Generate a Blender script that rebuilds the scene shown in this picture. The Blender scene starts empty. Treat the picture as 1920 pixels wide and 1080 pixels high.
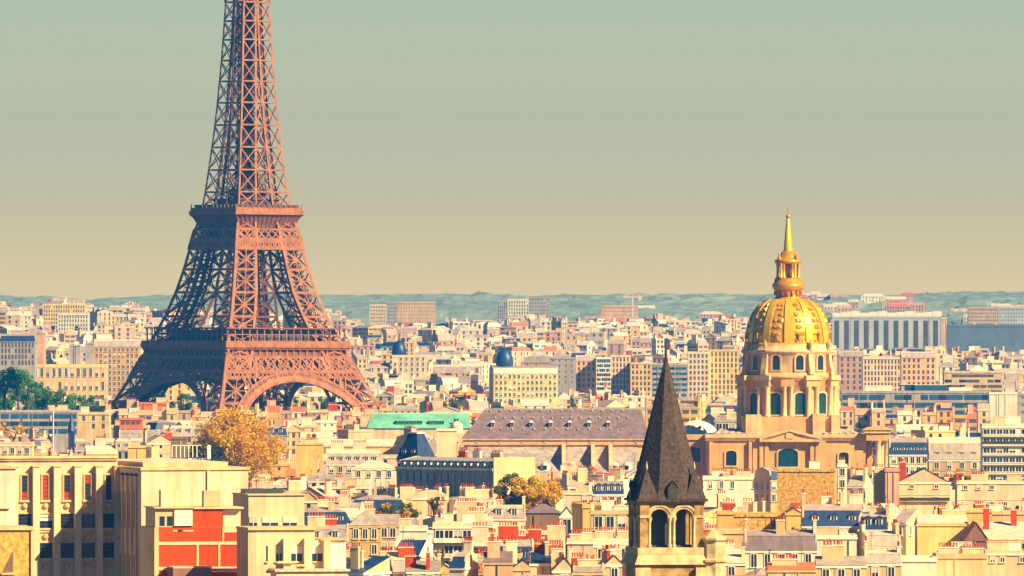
import bpy, math, random
from mathutils import Vector, Matrix, noise
R = math.radians
random.seed(7)
SC = bpy.context.scene
COL = SC.collection

# ---------------------------------------------------------------- camera
F, CAMZ, HY = 17300.0, 72.0, 584.0          # focal length in photo pixels, eye height, eye-level row
cd = bpy.data.cameras.new('camera')
cd.sensor_width = 36.0
cd.lens = 36.0 * F / 1920.0
cd.shift_y = (HY - 540.0) / 1920.0
cd.clip_start, cd.clip_end = 5.0, 60000.0
cam = bpy.data.objects.new('camera', cd)
COL.objects.link(cam)
cam.location = (0, 0, CAMZ)
cam.rotation_euler = (R(90), 0, 0)
SC.camera = cam

def X(px, D): return (px - 960.0) * D / F
def Z(y, D): return CAMZ - (y - HY) * D / F

# ---------------------------------------------------------------- sky, sun, exposure
SUN_AZ, SUN_EL = 56.0, 35.0                  # degrees to the right of straight-behind-the-camera, height
W = bpy.data.worlds.new('World')
SC.world = W
W.use_nodes = True
nt = W.node_tree
nt.nodes.clear()
out = nt.nodes.new('ShaderNodeOutputWorld')
bg = nt.nodes.new('ShaderNodeBackground')
bg.inputs['Strength'].default_value = 0.05
sky = nt.nodes.new('ShaderNodeTexSky')
sky.sky_type = 'NISHITA'
sky.sun_disc = False
sky.sun_elevation = R(SUN_EL)
sky.sun_rotation = R(180.0 - SUN_AZ)
sky.air_density, sky.dust_density, sky.ozone_density = 1.0, 0.6, 2.5
hs = nt.nodes.new('ShaderNodeHueSaturation')
hs.inputs['Saturation'].default_value = 2.3
hs.inputs['Value'].default_value = 0.65
tc = nt.nodes.new('ShaderNodeTexCoord')
sx = nt.nodes.new('ShaderNodeSeparateXYZ')
mr = nt.nodes.new('ShaderNodeMapRange')
mr.inputs['From Min'].default_value, mr.inputs['From Max'].default_value = -0.002, 0.040
ramp = nt.nodes.new('ShaderNodeValToRGB')
RAMP = ((0.0, (0.975, 0.64, 0.168)), (0.129, (0.947, 0.621, 0.163)), (0.207, (0.832, 0.583, 0.146)), (0.336, (0.726, 0.535, 0.151)), (0.593, (0.605, 0.516, 0.187)), (0.852, (0.453, 0.465, 0.253)), (1.0, (0.453, 0.465, 0.253)))
for i, (p, c) in enumerate(RAMP):
    e = ramp.color_ramp.elements[0] if i == 0 else (ramp.color_ramp.elements[-1] if i == len(RAMP) - 1 else ramp.color_ramp.elements.new(p))
    e.position = p; e.color = (*c, 1)
up = nt.nodes.new('ShaderNodeVectorMath'); up.operation = 'SCALE'; up.inputs['Scale'].default_value = 12.4
mf = nt.nodes.new('ShaderNodeMapRange')
mf.interpolation_type = 'SMOOTHSTEP'
mf.inputs['From Min'].default_value, mf.inputs['From Max'].default_value = 0.036, 0.075
mix = nt.nodes.new('ShaderNodeMix'); mix.data_type = 'RGBA'; mix.clamp_factor = True
L = nt.links.new
L(tc.outputs['Generated'], sx.inputs[0]); L(sx.outputs['Z'], mr.inputs['Value']); L(sx.outputs['Z'], mf.inputs['Value'])
L(mr.outputs[0], ramp.inputs[0]); L(ramp.outputs[0], up.inputs[0]); L(sky.outputs[0], hs.inputs['Color'])
L(mf.outputs[0], mix.inputs['Factor']); L(up.outputs[0], mix.inputs['A']); L(hs.outputs[0], mix.inputs['B'])
gm = nt.nodes.new('ShaderNodeMapRange'); gm.inputs['From Min'].default_value, gm.inputs['From Max'].default_value = -0.012, -0.004
mixg = nt.nodes.new('ShaderNodeMix'); mixg.data_type = 'RGBA'; mixg.inputs['A'].default_value = (1.0, 1.3, 1.9, 1)   # dim far ground below the horizon
L(sx.outputs['Z'], gm.inputs['Value']); L(gm.outputs[0], mixg.inputs['Factor']); L(mix.outputs['Result'], mixg.inputs['B'])
L(mixg.outputs['Result'], bg.inputs['Color']); L(bg.outputs[0], out.inputs['Surface'])

sl = bpy.data.lights.new('sun', 'SUN')
sl.energy, sl.angle, sl.color = 5.0, R(0.5), (1.0, 0.785, 0.41)
sun = bpy.data.objects.new('sun', sl)
COL.objects.link(sun)
sd = Vector((math.sin(R(SUN_AZ)) * math.cos(R(SUN_EL)), -math.cos(R(SUN_AZ)) * math.cos(R(SUN_EL)), math.sin(R(SUN_EL))))
sun.rotation_euler = sd.to_track_quat('Z', 'Y').to_euler()
sun.location = (300, -200, 400)

SC.render.engine = 'CYCLES'
SC.view_settings.view_transform = 'Standard'
SC.view_settings.look = 'None'
SC.view_settings.gamma = 1.0
SC.view_settings.exposure = 1.22
SC.cycles.use_denoising = True
SC.cycles.max_bounces = 6
SC.cycles.diffuse_bounces = 4
SC.cycles.glossy_bounces = 2
SC.cycles.volume_bounces = 0
SC.cycles.transparent_max_bounces = 4

HAZE_DENS, HAZE_COL = 5.4e-5, (0.01, 0.32, 1.0)

# ---------------------------------------------------------------- materials
MATS = {}
def M(name, col, rough=0.85, metal=0.0, var=0.25, scale=0.35, streak=0.0, spec=0.3, rnd=0.0, island=0.0, hue=0.0, bump=0.0, seam=0.0, trans=0.0):
    m = bpy.data.materials.new(name)
    m.use_nodes = True
    t = m.node_tree
    b = t.nodes['Principled BSDF']
    b.inputs['Roughness'].default_value = rough
    b.inputs['Metallic'].default_value = metal
    b.inputs['Specular IOR Level'].default_value = spec
    ln = t.links.new
    rgb = t.nodes.new('ShaderNodeRGB'); rgb.outputs[0].default_value = (*col, 1)
    src = rgb.outputs[0]
    co = t.nodes.new('ShaderNodeTexCoord')
    val = None
    def mul(a, bb):
        n = t.nodes.new('ShaderNodeMath'); n.operation = 'MULTIPLY'
        ln(a, n.inputs[0]); ln(bb, n.inputs[1]); return n.outputs[0]
    def noisev(sc3, amt, detail=4.0):
        mp = t.nodes.new('ShaderNodeMapping'); mp.inputs['Scale'].default_value = sc3
        nz = t.nodes.new('ShaderNodeTexNoise'); nz.inputs['Scale'].default_value = 1.0; nz.inputs['Detail'].default_value = detail
        r_ = t.nodes.new('ShaderNodeMapRange')
        r_.inputs['From Min'].default_value, r_.inputs['From Max'].default_value = 0.3, 0.7
        r_.inputs['To Min'].default_value, r_.inputs['To Max'].default_value = 1.0 - amt, 1.0 + amt * 0.6
        ln(co.outputs['Object'], mp.inputs[0]); ln(mp.outputs[0], nz.inputs[0]); ln(nz.outputs[0], r_.inputs['Value'])
        return r_.outputs[0]
    if var: val = noisev((scale, scale, scale), var)
    if streak:
        s = noisev((0.7, 0.7, 0.07), streak, 6.0)
        val = mul(val, s) if val else s
    if seam:
        wv = t.nodes.new('ShaderNodeTexWave'); wv.bands_direction = 'DIAGONAL'; wv.inputs['Scale'].default_value = seam; wv.inputs['Distortion'].default_value = 0.4
        r_ = t.nodes.new('ShaderNodeMapRange'); r_.inputs['From Min'].default_value, r_.inputs['From Max'].default_value = 0.0, 0.35; r_.inputs['To Min'].default_value = 0.68
        ln(co.outputs['Object'], wv.inputs[0]); ln(wv.outputs['Fac'], r_.inputs['Value'])
        val = mul(val, r_.outputs[0]) if val else r_.outputs[0]
    h = t.nodes.new('ShaderNodeHueSaturation')
    if rnd or island:
        if island:
            g = t.nodes.new('ShaderNodeNewGeometry'); ro = g.outputs['Random Per Island']; amt = island
        else:
            g = t.nodes.new('ShaderNodeObjectInfo'); ro = g.outputs['Random']; amt = rnd
        r_ = t.nodes.new('ShaderNodeMapRange')
        r_.inputs['To Min'].default_value, r_.inputs['To Max'].default_value = 1.0 - amt, 1.0 + amt
        ln(ro, r_.inputs['Value'])
        val = mul(val, r_.outputs[0]) if val else r_.outputs[0]
        if hue:
            r2 = t.nodes.new('ShaderNodeMapRange')
            r2.inputs['To Min'].default_value, r2.inputs['To Max'].default_value = 0.5 - hue, 0.5 + hue
            w_ = t.nodes.new('ShaderNodeTexWhiteNoise'); w_.noise_dimensions = '1D'
            ln(ro, w_.inputs['W']); ln(w_.outputs['Value'], r2.inputs['Value']); ln(r2.outputs[0], h.inputs['Hue'])
    ln(src, h.inputs['Color'])
    if val: ln(val, h.inputs['Value'])
    ln(h.outputs[0], b.inputs['Base Color'])
    if bump:
        nz = t.nodes.new('ShaderNodeTexNoise'); nz.inputs['Scale'].default_value = 2.0; nz.inputs['Detail'].default_value = 6
        bp = t.nodes.new('ShaderNodeBump'); bp.inputs['Strength'].default_value = bump; bp.inputs['Distance'].default_value = 0.2
        ln(co.outputs['Object'], nz.inputs[0]); ln(nz.outputs[0], bp.inputs['Height']); ln(bp.outputs[0], b.inputs['Normal'])
    if trans:
        tr_ = t.nodes.new('ShaderNodeBsdfTranslucent'); mx_ = t.nodes.new('ShaderNodeMixShader'); mx_.inputs[0].default_value = trans
        ln(h.outputs[0], tr_.inputs['Color']); ln(b.outputs[0], mx_.inputs[1]); ln(tr_.outputs[0], mx_.inputs[2])
        ln(mx_.outputs[0], t.nodes['Material Output'].inputs['Surface'])
    MATS[name] = m
    return m

WALLS = {'cream': (0.77, 0.55, 0.335), 'white': (0.88, 0.745, 0.54), 'ochre': (0.76, 0.44, 0.13), 'peach': (0.76, 0.45, 0.24),
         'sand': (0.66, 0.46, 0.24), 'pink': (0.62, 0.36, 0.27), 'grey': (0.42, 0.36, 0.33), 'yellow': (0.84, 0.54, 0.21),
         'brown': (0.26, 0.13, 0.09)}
for k, c in WALLS.items(): M(k, c, 0.9, var=0.20, scale=0.16, streak=0.24, rnd=0.13, hue=0.014)
M('brick', (0.52, 0.062, 0.004), 0.95, var=0.22, scale=3.5, spec=0.08, streak=0.22)
M('rubble', (0.72, 0.38, 0.085), 0.95, var=0.55, scale=1.3, bump=0.6)
M('band', (0.80, 0.52, 0.28), 0.9, var=0.15)
M('slate', (0.018, 0.048, 0.15), 0.45, var=0.35, scale=0.6, streak=0.25, spec=0.5, rnd=0.25, seam=0.55)
M('zinc', (0.47, 0.355, 0.30), 0.55, var=0.16, scale=0.4, streak=0.25, spec=0.5, rnd=0.16, hue=0.03, seam=0.55)
M('pale_zinc', (0.76, 0.62, 0.45), 0.6, var=0.14, scale=0.4, streak=0.18, spec=0.5, rnd=0.12, seam=0.55)
M('hall_slate', (0.215, 0.145, 0.155), 0.7, var=0.18, scale=0.25, streak=0.30, spec=0.35)
M('lead', (0.42, 0.34, 0.30), 0.6, var=0.25, scale=0.2, streak=0.35, spec=0.4)
M('tile', (0.62, 0.16, 0.05), 0.85, var=0.35, scale=0.8, rnd=0.2)
M('gravel_roof', (0.66, 0.52, 0.38), 0.95, var=0.2, scale=0.6, rnd=0.2)
M('copper', (0.17, 0.47, 0.33), 0.7, var=0.32, scale=0.12, streak=0.2)
M('copper_pale', (0.32, 0.70, 0.52), 0.7, var=0.2, scale=0.2)
M('glass', (0.012, 0.03, 0.075), 0.12, var=0.3, scale=0.7, spec=0.6, rnd=0.3)
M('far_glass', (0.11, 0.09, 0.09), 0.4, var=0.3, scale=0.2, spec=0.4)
M('blue_glass', (0.03, 0.10, 0.19), 0.2, var=0.35, scale=0.15, spec=0.5)
M('teal_glass', (0.01, 0.055, 0.075), 0.25, var=0.3, scale=0.5, spec=0.4)
M('frame', (0.82, 0.74, 0.60), 0.6, var=0.05)
M('shutter', (0.60, 0.52, 0.40), 0.7, var=0.15, rnd=0.3)
M('red_blind', (0.42, 0.035, 0.015), 0.7, var=0.3, scale=1.5)
M('pot', (0.60, 0.10, 0.025), 0.85, var=0.25, scale=2.0, rnd=0.35)
M('stack', (0.78, 0.50, 0.28), 0.9, var=0.22, scale=0.6, streak=0.2, rnd=0.16, hue=0.012)
M('dark_metal', (0.05, 0.05, 0.06), 0.5, var=0.1)
M('iron', (0.38, 0.135, 0.05), 0.65, var=0.35, scale=0.3, spec=0.3)
M('iron_shaded', (0.13, 0.05, 0.045), 0.7, var=0.2, scale=0.15)  # darker copy of iron, interior shade put into the colour
M('iron_deck', (0.24, 0.085, 0.05), 0.7, var=0.2, scale=0.15)
M('hall_blue', (0.12, 0.17, 0.24), 0.7, var=0.2, scale=0.1)
M('pavilion', (0.10, 0.05, 0.05), 0.5, var=0.3, scale=0.2)  # also on the dark blocks that stand in for shade behind the lattice
M('stone', (0.70, 0.38, 0.145), 0.9, var=0.22, scale=0.22, streak=0.2)
M('stone_pale', (0.72, 0.48, 0.235), 0.9, var=0.2, scale=0.3, streak=0.2)
M('church_pale', (0.66, 0.47, 0.24), 0.95, var=0.35, scale=0.9, streak=0.25)
M('church_stone', (0.46, 0.27, 0.095), 0.95, var=0.42, scale=0.8, streak=0.25, bump=0.5)
M('church_slate', (0.075, 0.048, 0.042), 0.85, var=0.55, scale=2.2, streak=0.15, spec=0.25, bump=0.4)
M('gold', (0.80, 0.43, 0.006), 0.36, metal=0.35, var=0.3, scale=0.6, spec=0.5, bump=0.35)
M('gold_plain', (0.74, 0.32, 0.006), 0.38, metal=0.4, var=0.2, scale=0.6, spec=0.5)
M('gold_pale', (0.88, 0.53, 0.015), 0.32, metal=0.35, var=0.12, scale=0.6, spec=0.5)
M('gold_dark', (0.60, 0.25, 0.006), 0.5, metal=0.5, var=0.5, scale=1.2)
M('bark', (0.10, 0.06, 0.035), 0.95, var=0.3)
M('leaf_orange', (0.80, 0.47, 0.003), 0.8, var=0.0, island=0.32, hue=0.02, trans=0.45)
M('leaf_yellow', (0.76, 0.50, 0.008), 0.8, var=0.0, island=0.5, hue=0.05, trans=0.45)
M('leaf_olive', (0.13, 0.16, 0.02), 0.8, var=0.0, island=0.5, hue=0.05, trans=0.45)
M('leaf_green', (0.13, 0.34, 0.04), 0.8, var=0.0, island=0.55, hue=0.05, trans=0.45)
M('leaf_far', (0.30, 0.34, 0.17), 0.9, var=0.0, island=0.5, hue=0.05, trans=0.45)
M('ground_mat', (0.10, 0.09, 0.075), 0.95, var=0.35, scale=0.02)
M('hill_mat', (0.31, 0.35, 0.19), 0.95, var=0.25, scale=0.004)  # paler than foliage, distance haze put into the colour
M('canopy', (0.24, 0.29, 0.19), 0.95, var=0.3, scale=0.02)  # blue-grey tint in the colour stands in for some of the haze
M('slab_grey', (0.46, 0.47, 0.44), 0.85, var=0.15, scale=0.05)
M('flag_red', (0.55, 0.03, 0.03), 0.8, var=0.1)
M('flag_white', (0.8, 0.78, 0.75), 0.8, var=0.1)
M('flag_blue', (0.02, 0.05, 0.3), 0.8, var=0.1)
M('crane_mat', (0.75, 0.55, 0.42), 0.7, var=0.1)
M('solar', (0.01, 0.03, 0.12), 0.15, var=0.3, scale=0.5, spec=0.6)

# ---------------------------------------------------------------- mesh helpers
class MB:
    def __init__(s):
        s.v, s.f, s.m, s.sm = [], [], [], []
    def face(s, pts, m, smooth=False):
        i = len(s.v)
        s.v.extend(tuple(p) for p in pts)
        s.f.append(tuple(range(i, i + len(pts)))); s.m.append(m); s.sm.append(smooth)
    def box(s, x0, x1, y0, y1, z0, z1, m, top=None, bottom=True):
        a, b, c, d = (x0, y0, z0), (x1, y0, z0), (x1, y1, z0), (x0, y1, z0)
        e, f, g, h = (x0, y0, z1), (x1, y0, z1), (x1, y1, z1), (x0, y1, z1)
        for q in ((a, b, f, e), (b, c, g, f), (c, d, h, g), (d, a, e, h)): s.face(q, m)
        s.face((e, f, g, h), top or m)
        if bottom: s.face((d, c, b, a), m)
    def frustum(s, r0, z0, r1, z1, m, cap=None, base=False):
        """r0, r1: (x0,x1,y0,y1) rectangles at z0 and z1"""
        p = [(r0[0], r0[2], z0), (r0[1], r0[2], z0), (r0[1], r0[3], z0), (r0[0], r0[3], z0)]
        q = [(r1[0], r1[2], z1), (r1[1], r1[2], z1), (r1[1], r1[3], z1), (r1[0], r1[3], z1)]
        for i in range(4):
            j = (i + 1) % 4
            s.face((p[i], p[j], q[j], q[i]), m)
        if cap: s.face(q, cap)
        if base: s.face(p[::-1], m)
    def beam(s, a, b, w, m, d=None, caps=True, n=None):
        a, b = Vector(a), Vector(b)
        t = b - a
        if t.length < 1e-6: return
        t.normalize()
        u = t.cross(Vector((0, 0, 1)))
        if u.length < 1e-3: u = Vector((1, 0, 0))
        if n is not None: u = t.cross(Vector(n)); d = d or w * .16
        u.normalize()
        v = t.cross(u)
        u *= w / 2; v *= (d or w) / 2
        A = [a + u + v, a - u + v, a - u - v, a + u - v]
        B = [b + u + v, b - u + v, b - u - v, b + u - v]
        for i in range(4):
            j = (i + 1) % 4
            s.face((A[i], A[j], B[j], B[i]), m)
        if caps:
            s.face(A[::-1], m); s.face(B, m)
    def lathe(s, prof, n, m, c=(0, 0), a0=0.0, smooth=True, cap=False):
        base = len(s.v)
        for r, z in prof:
            for k in range(n):
                a = a0 + 2 * math.pi * k / n
                s.v.append((c[0] + r * math.cos(a), c[1] + r * math.sin(a), z))
        for i in range(len(prof) - 1):
            for k in range(n):
                k2 = (k + 1) % n
                s.f.append((base + i * n + k, base + i * n + k2, base + (i + 1) * n + k2, base + (i + 1) * n + k))
                s.m.append(m); s.sm.append(smooth)
        if cap:
            i = len(prof) - 1
            s.f.append(tuple(base + i * n + k for k in range(n))); s.m.append(m); s.sm.append(False)
    def add(s, o, M4=None):
        b = len(s.v)
        s.v.extend([tuple(M4 @ Vector(p)) for p in o.v] if M4 else o.v)
        s.f.extend(tuple(i + b for i in f) for f in o.f); s.m.extend(o.m); s.sm.extend(o.sm)
    def mesh(s, name):
        me = bpy.data.meshes.new(name)
        me.from_pydata(s.v, [], s.f)
        names = list(dict.fromkeys(s.m))
        for n in names: me.materials.append(MATS[n])
        ix = {n: i for i, n in enumerate(names)}
        me.polygons.foreach_set('material_index', [ix[n] for n in s.m])
        me.polygons.foreach_set('use_smooth', s.sm)
        me.update()
        return me
    def build(s, name, parent=None, loc=None, rz=0.0):
        o = bpy.data.objects.new(name, s.mesh(name))
        COL.objects.link(o)
        if parent is not None: o.parent = parent
        if loc is not None: o.location = loc
        o.rotation_euler.z = rz
        return o

def link(name, me, parent=None, loc=(0, 0, 0), rz=0.0, scale=None):
    o = bpy.data.objects.new(name, me)
    COL.objects.link(o)
    if parent is not None: o.parent = parent
    o.location = loc; o.rotation_euler.z = rz
    if scale: o.scale = scale
    return o
def empty(name, loc, rz=0.0):
    o = bpy.data.objects.new(name, None)
    o.empty_display_size = 0.5
    COL.objects.link(o)
    o.location = loc; o.rotation_euler = (0, 0, rz)
    return o
def tag(o, label=None, cat=None, group=None, kind=None):
    if label: o['label'] = label
    if cat: o['category'] = cat
    if group: o['group'] = group
    if kind: o['kind'] = kind
    return o

# ---------------------------------------------------------------- terrain
def lerp_tab(t, x):
    if x <= t[0][0]: return t[0][1]
    for (a, b), (c, d) in zip(t, t[1:]):
        if x <= c: return b + (d - b) * (x - a) / (c - a)
    return t[-1][1]
BASE = ((0, 0), (4350, 0), (5000, 6), (6000, 22), (7000, 37), (8000, 46), (8700, 50), (10500, 85), (11600, 80), (12600, 40))
def T(x, y):
    z = lerp_tab(BASE, y)
    px = 960 + x * F / max(y, 500)
    if y > 5200:
        s = min(1, (y - 5200) / 1800) * max(0, min(1, (9500 - y) / 1000))
        z += s * 16 * math.exp(-((px - 60) / 260) ** 2)
        z -= s * 9 * math.exp(-((px - 1750) / 230) ** 2)
    if y > 8700:
        s = min(1, (y - 8700) / 1500)
        n = noise.noise((x * 0.004, y * 0.0015, 3.1)) * 5 + noise.noise((x * 0.02, y * 0.006, 1.7)) * 1.6
        z += s * (n + 2.5 * math.exp(-((px - 1850) / 180) ** 2) - 5 * math.exp(-((px - 150) / 200) ** 2))
    return z
gb = MB()
ys = [0, 300, 600, 1000, 2000, 3000, 4000, 4350, 4700, 5000] + [5000 + 150 * i for i in range(1, 51)]
xs = [-2500, -1800, -1300] + [-1000 + 25 * i for i in range(81)] + [1300, 1800, 2500]
for y in ys:
    for x in xs: gb.v.append((x, y, T(x, y)))
nx = len(xs)
for j in range(len(ys) - 1):
    for i in range(nx - 1):
        gb.f.append((j * nx + i, j * nx + i + 1, (j + 1) * nx + i + 1, (j + 1) * nx + i))
        gb.m.append('hill_mat' if ys[j] >= 8300 else 'ground_mat'); gb.sm.append(True)
tag(gb.build('ground'), kind='structure')
hb_ = MB()                                             # wooded hills: one bumpy canopy sheet over the far slopes
hxs = [-1100 + 9.0 * i for i in range(245)]; hys = [8850 + 26.0 * j for j in range(75)]
for y in hys:
    for x in hxs:
        n = noise.noise((x * .045, y * .03, 5.0)) * 3.2 + noise.noise((x * .11, y * .07, 9.0)) * 2.2 + noise.noise((x * .012, y * .006, 2.0)) * 2.5 + noise.noise((x * .3, y * .2, 4.0)) * 1.5
        clear_ = noise.noise((x * .006, y * .004, 7.7))
        hb_.v.append((x, y, T(x, y) + (1.5 + max(0.0, 4.5 + n) if clear_ > -.28 else -1.0)))
nx = len(hxs)
for j in range(len(hys) - 1):
    for i in range(nx - 1):
        hb_.f.append((j * nx + i, j * nx + i + 1, (j + 1) * nx + i + 1, (j + 1) * nx + i)); hb_.m.append('canopy'); hb_.sm.append(False)
tag(hb_.build('hills'), kind='structure')

# ---------------------------------------------------------------- iron lattice tower
TOWER_D = 4100.0
HW = ((0, 62.5), (10, 55.5), (20, 48.5), (31.7, 42.3), (42, 37.4), (46.7, 35.6), (52, 33.2), (57.6, 31.2), (65, 27.7), (79.5, 23.0), (92, 19.9),
      (106, 17.2), (115, 15.0), (119.4, 14.0), (139.5, 11.8), (160, 9.9), (185, 8.3), (210, 7.1), (240, 5.7), (276, 4.6))
LW = ((0, 18), (31.7, 14.9), (46.7, 14.2), (57.6, 14), (80, 13.4), (106, 10.9), (119, 10.0), (140, 9.0), (175, 7.9), (210, 7.1), (276, 4.6))
hw = lambda h: lerp_tab(HW, h)
lw = lambda h: lerp_tab(LW, h)
tower = empty('lattice_tower', (X(459.5, TOWER_D), TOWER_D, 0), R(36.2))
tower.rotation_euler.y = R(0.35)
tag(tower, 'tall brown iron lattice tower with two decks rising above the rooftops', 'tower')

def pillar(sx, sy, levels, chord, diag, sub=True):
    mb = MB()
    def cs(h):
        o, i = hw(h), hw(h) - lw(h)
        return [Vector((sx * o, sy * o, h)), Vector((sx * i, sy * o, h)), Vector((sx * i, sy * i, h)), Vector((sx * o, sy * i, h))]
    for a, b in zip(levels, levels[1:]):
        A, B = cs(a), cs(b)
        for k in range(4):
            k2 = (k + 1) % 4
            ir = 'iron' if k in (0, 3) else 'iron_shaded'  # faces turned inward take the shade-toned copy
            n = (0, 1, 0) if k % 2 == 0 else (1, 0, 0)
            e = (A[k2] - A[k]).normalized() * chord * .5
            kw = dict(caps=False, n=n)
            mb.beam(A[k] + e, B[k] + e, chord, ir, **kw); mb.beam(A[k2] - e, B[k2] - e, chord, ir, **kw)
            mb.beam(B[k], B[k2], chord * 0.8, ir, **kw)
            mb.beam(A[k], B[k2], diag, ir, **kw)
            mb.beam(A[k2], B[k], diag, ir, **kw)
            if sub:
                c = (A[k] + A[k2] + B[k] + B[k2]) / 4
                g = 0.9
                if k % 2 == 0: mb.box(c.x - g, c.x + g, c.y - .12, c.y + .12, c.z - g, c.z + g, ir)
                else: mb.box(c.x - .12, c.x + .12, c.y - g, c.y + g, c.z - g, c.z + g, ir)
                ma, mb_ = (A[k] + A[k2]) / 2, (B[k] + B[k2]) / 2
                mb.beam(ma, mb_, diag * 0.55, ir, **kw)
                mb.beam((A[k] + B[k]) / 2, (A[k2] + B[k2]) / 2, diag * 0.45, ir, **kw)
        if sub:                                        # stair and lift track inside the pillar
            ca, cb = sum(A, Vector()) / 4, sum(B, Vector()) / 4
            for q in (0.22, -0.22):
                off = Vector((q * lw(a), -q * lw(a), 0))
                mb.beam(ca + off, cb + off, 2.0, 'iron_deck', 0.9, caps=False)
            n = 5
            for i in range(n):
                p = ca.lerp(cb, i / n)
                mb.beam(p + Vector((-0.3 * lw(a), 0.3 * lw(a), 0)), p + Vector((0.3 * lw(a), -0.3 * lw(a), 1.2)), 0.5, 'iron_deck', caps=False)
                mb.beam(p + Vector((0.35 * lw(a), 0.35 * lw(a), 0)), p + Vector((-0.35 * lw(a), -0.35 * lw(a), 1.2)), 0.4, 'iron_deck', caps=False)
    return mb
LOW = [0, 10.5, 21, 31.5, 42.5, 52]
MID = [62, 69.7, 80.4, 90.6, 99.6, 108.5]
UPL = [118, 125, 134.8, 144.9, 154.8, 164.7, 174.2, 183.5, 192.7, 201, 209.4]
for sx in (-1, 1):
    for sy in (-1, 1):
        mb = pillar(sx, sy, LOW, 1.5, 0.95)
        mb.add(pillar(sx, sy, [52, 57, 62], 1.2, 0.7, False))
        mb.add(pillar(sx, sy, MID, 1.35, 0.8))
        mb.add(pillar(sx, sy, [108.5, 113, 118], 1.0, 0.5, False))
        mb.build('pillar', tower)
# the slender shaft above the second deck
mb = MB()
for sx in (-1, 1):
    for sy in (-1, 1):
        mb.add(pillar(sx, sy, UPL, 0.85, 0.52, False))
for a, b in zip(UPL, UPL[1:]):
    for k in range(4):
        rot = Matrix.Rotation(k * math.pi / 2, 4, 'Z')
        P = lambda u, h: rot @ Vector((u, -hw(h), h))
        kw = dict(caps=False, n=rot @ Vector((0, 1, 0)))
        mb.beam(P(-hw(b), b), P(hw(b), b), 0.6, 'iron', **kw)
        ia, ib = hw(a) - lw(a), hw(b) - lw(b)
        if ia > 1.2:
            mb.beam(P(-ia, a), P(ib, b), 0.42, 'iron', **kw); mb.beam(P(ia, a), P(-ib, b), 0.42, 'iron', **kw)
    # lift cage and stair core
    for cx, cy in ((-2.2, 0), (2.2, 0), (0, 2.4)):
        mb.box(cx - .8, cx + .8, cy - .8, cy + .8, a, b, 'pavilion')
    for cx, cy in ((-1.6, -1.6), (1.6, -1.6), (1.6, 1.6), (-1.6, 1.6)):
        mb.beam((cx, cy, a), (cx, cy, b), 0.7, 'pavilion', caps=False)
    for i in range(3):
        h = a + (b - a) * i / 3
        mb.box(-2.2, 2.2, -2.2, 2.2, h, h + 0.35, 'pavilion')
        mb.beam((-1.6, -1.6, h), (1.6, 1.6, h + 3), 0.5, 'pavilion', caps=False); mb.beam((1.6, -1.6, h), (-1.6, 1.6, h + 3), 0.5, 'pavilion', caps=False)
    w_ = hw(b) - 0.5
    if w_ > 4: mb.box(-w_ * 0.62, w_ * 0.62, -w_ * 0.62, w_ * 0.62, b - 0.25, b + 0.25, 'iron_deck')
for a, b in zip([209.4 + 7.4 * i for i in range(9)], [209.4 + 7.4 * i for i in range(1, 10)]):
    for k in range(4):
        rot = Matrix.Rotation(k * math.pi / 2, 4, 'Z')
        P = lambda u, h: rot @ Vector((u * hw(h), -hw(h), h))
        for u in (-1, 0): mb.beam(P(u, a), P(u, b), 0.8, 'iron', caps=False)
        mb.beam(P(-1, b), P(1, b), 0.5, 'iron', caps=False)
        for u in (-1, 0):
            mb.beam(P(u, a), P(u + 1, b), 0.45, 'iron', caps=False); mb.beam(P(u + 1, a), P(u, b), 0.45, 'iron', caps=False)
    mb.beam((0, 0, a), (0, 0, b), 2.6, 'pavilion', caps=False)
mb.build('upper_shaft', tower)
mb = MB()
mb.box(-8, 8, -8, 8, 276, 279, 'iron_deck'); mb.box(-6, 6, -6, 6, 279, 284, 'iron')
mb.lathe([(4, 284), (3.2, 291), (1.2, 296), (0.7, 324)], 10, 'iron', cap=True)
mb.build('summit_cabin', tower)

def face_frames():
    for k in range(4):
        yield Matrix.Rotation(k * math.pi / 2, 4, 'Z')
def lattice_band(mb, rot, h1, h2, n, w, u1=None, u2=None, edges=True, ew=0.9):
    """diamond lattice in the plane of one side, n cells"""
    P = lambda t, h: rot @ Vector((t * hw(h), -hw(h) - 0.25, h))
    kw = dict(caps=False, n=rot @ Vector((0, 1, 0)))
    t1, t2 = (-1, 1) if u1 is None else (u1, u2)
    for i in range(n):
        ta, tb = t1 + (t2 - t1) * i / n, t1 + (t2 - t1) * (i + 1) / n
        mb.beam(P(ta, h1), P(tb, h2), w, 'iron', **kw); mb.beam(P(tb, h1), P(ta, h2), w, 'iron', **kw)
    if edges:
        mb.beam(P(t1, h1), P(t2, h1), ew, 'iron', **kw); mb.beam(P(t1, h2), P(t2, h2), ew, 'iron', **kw)
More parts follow.
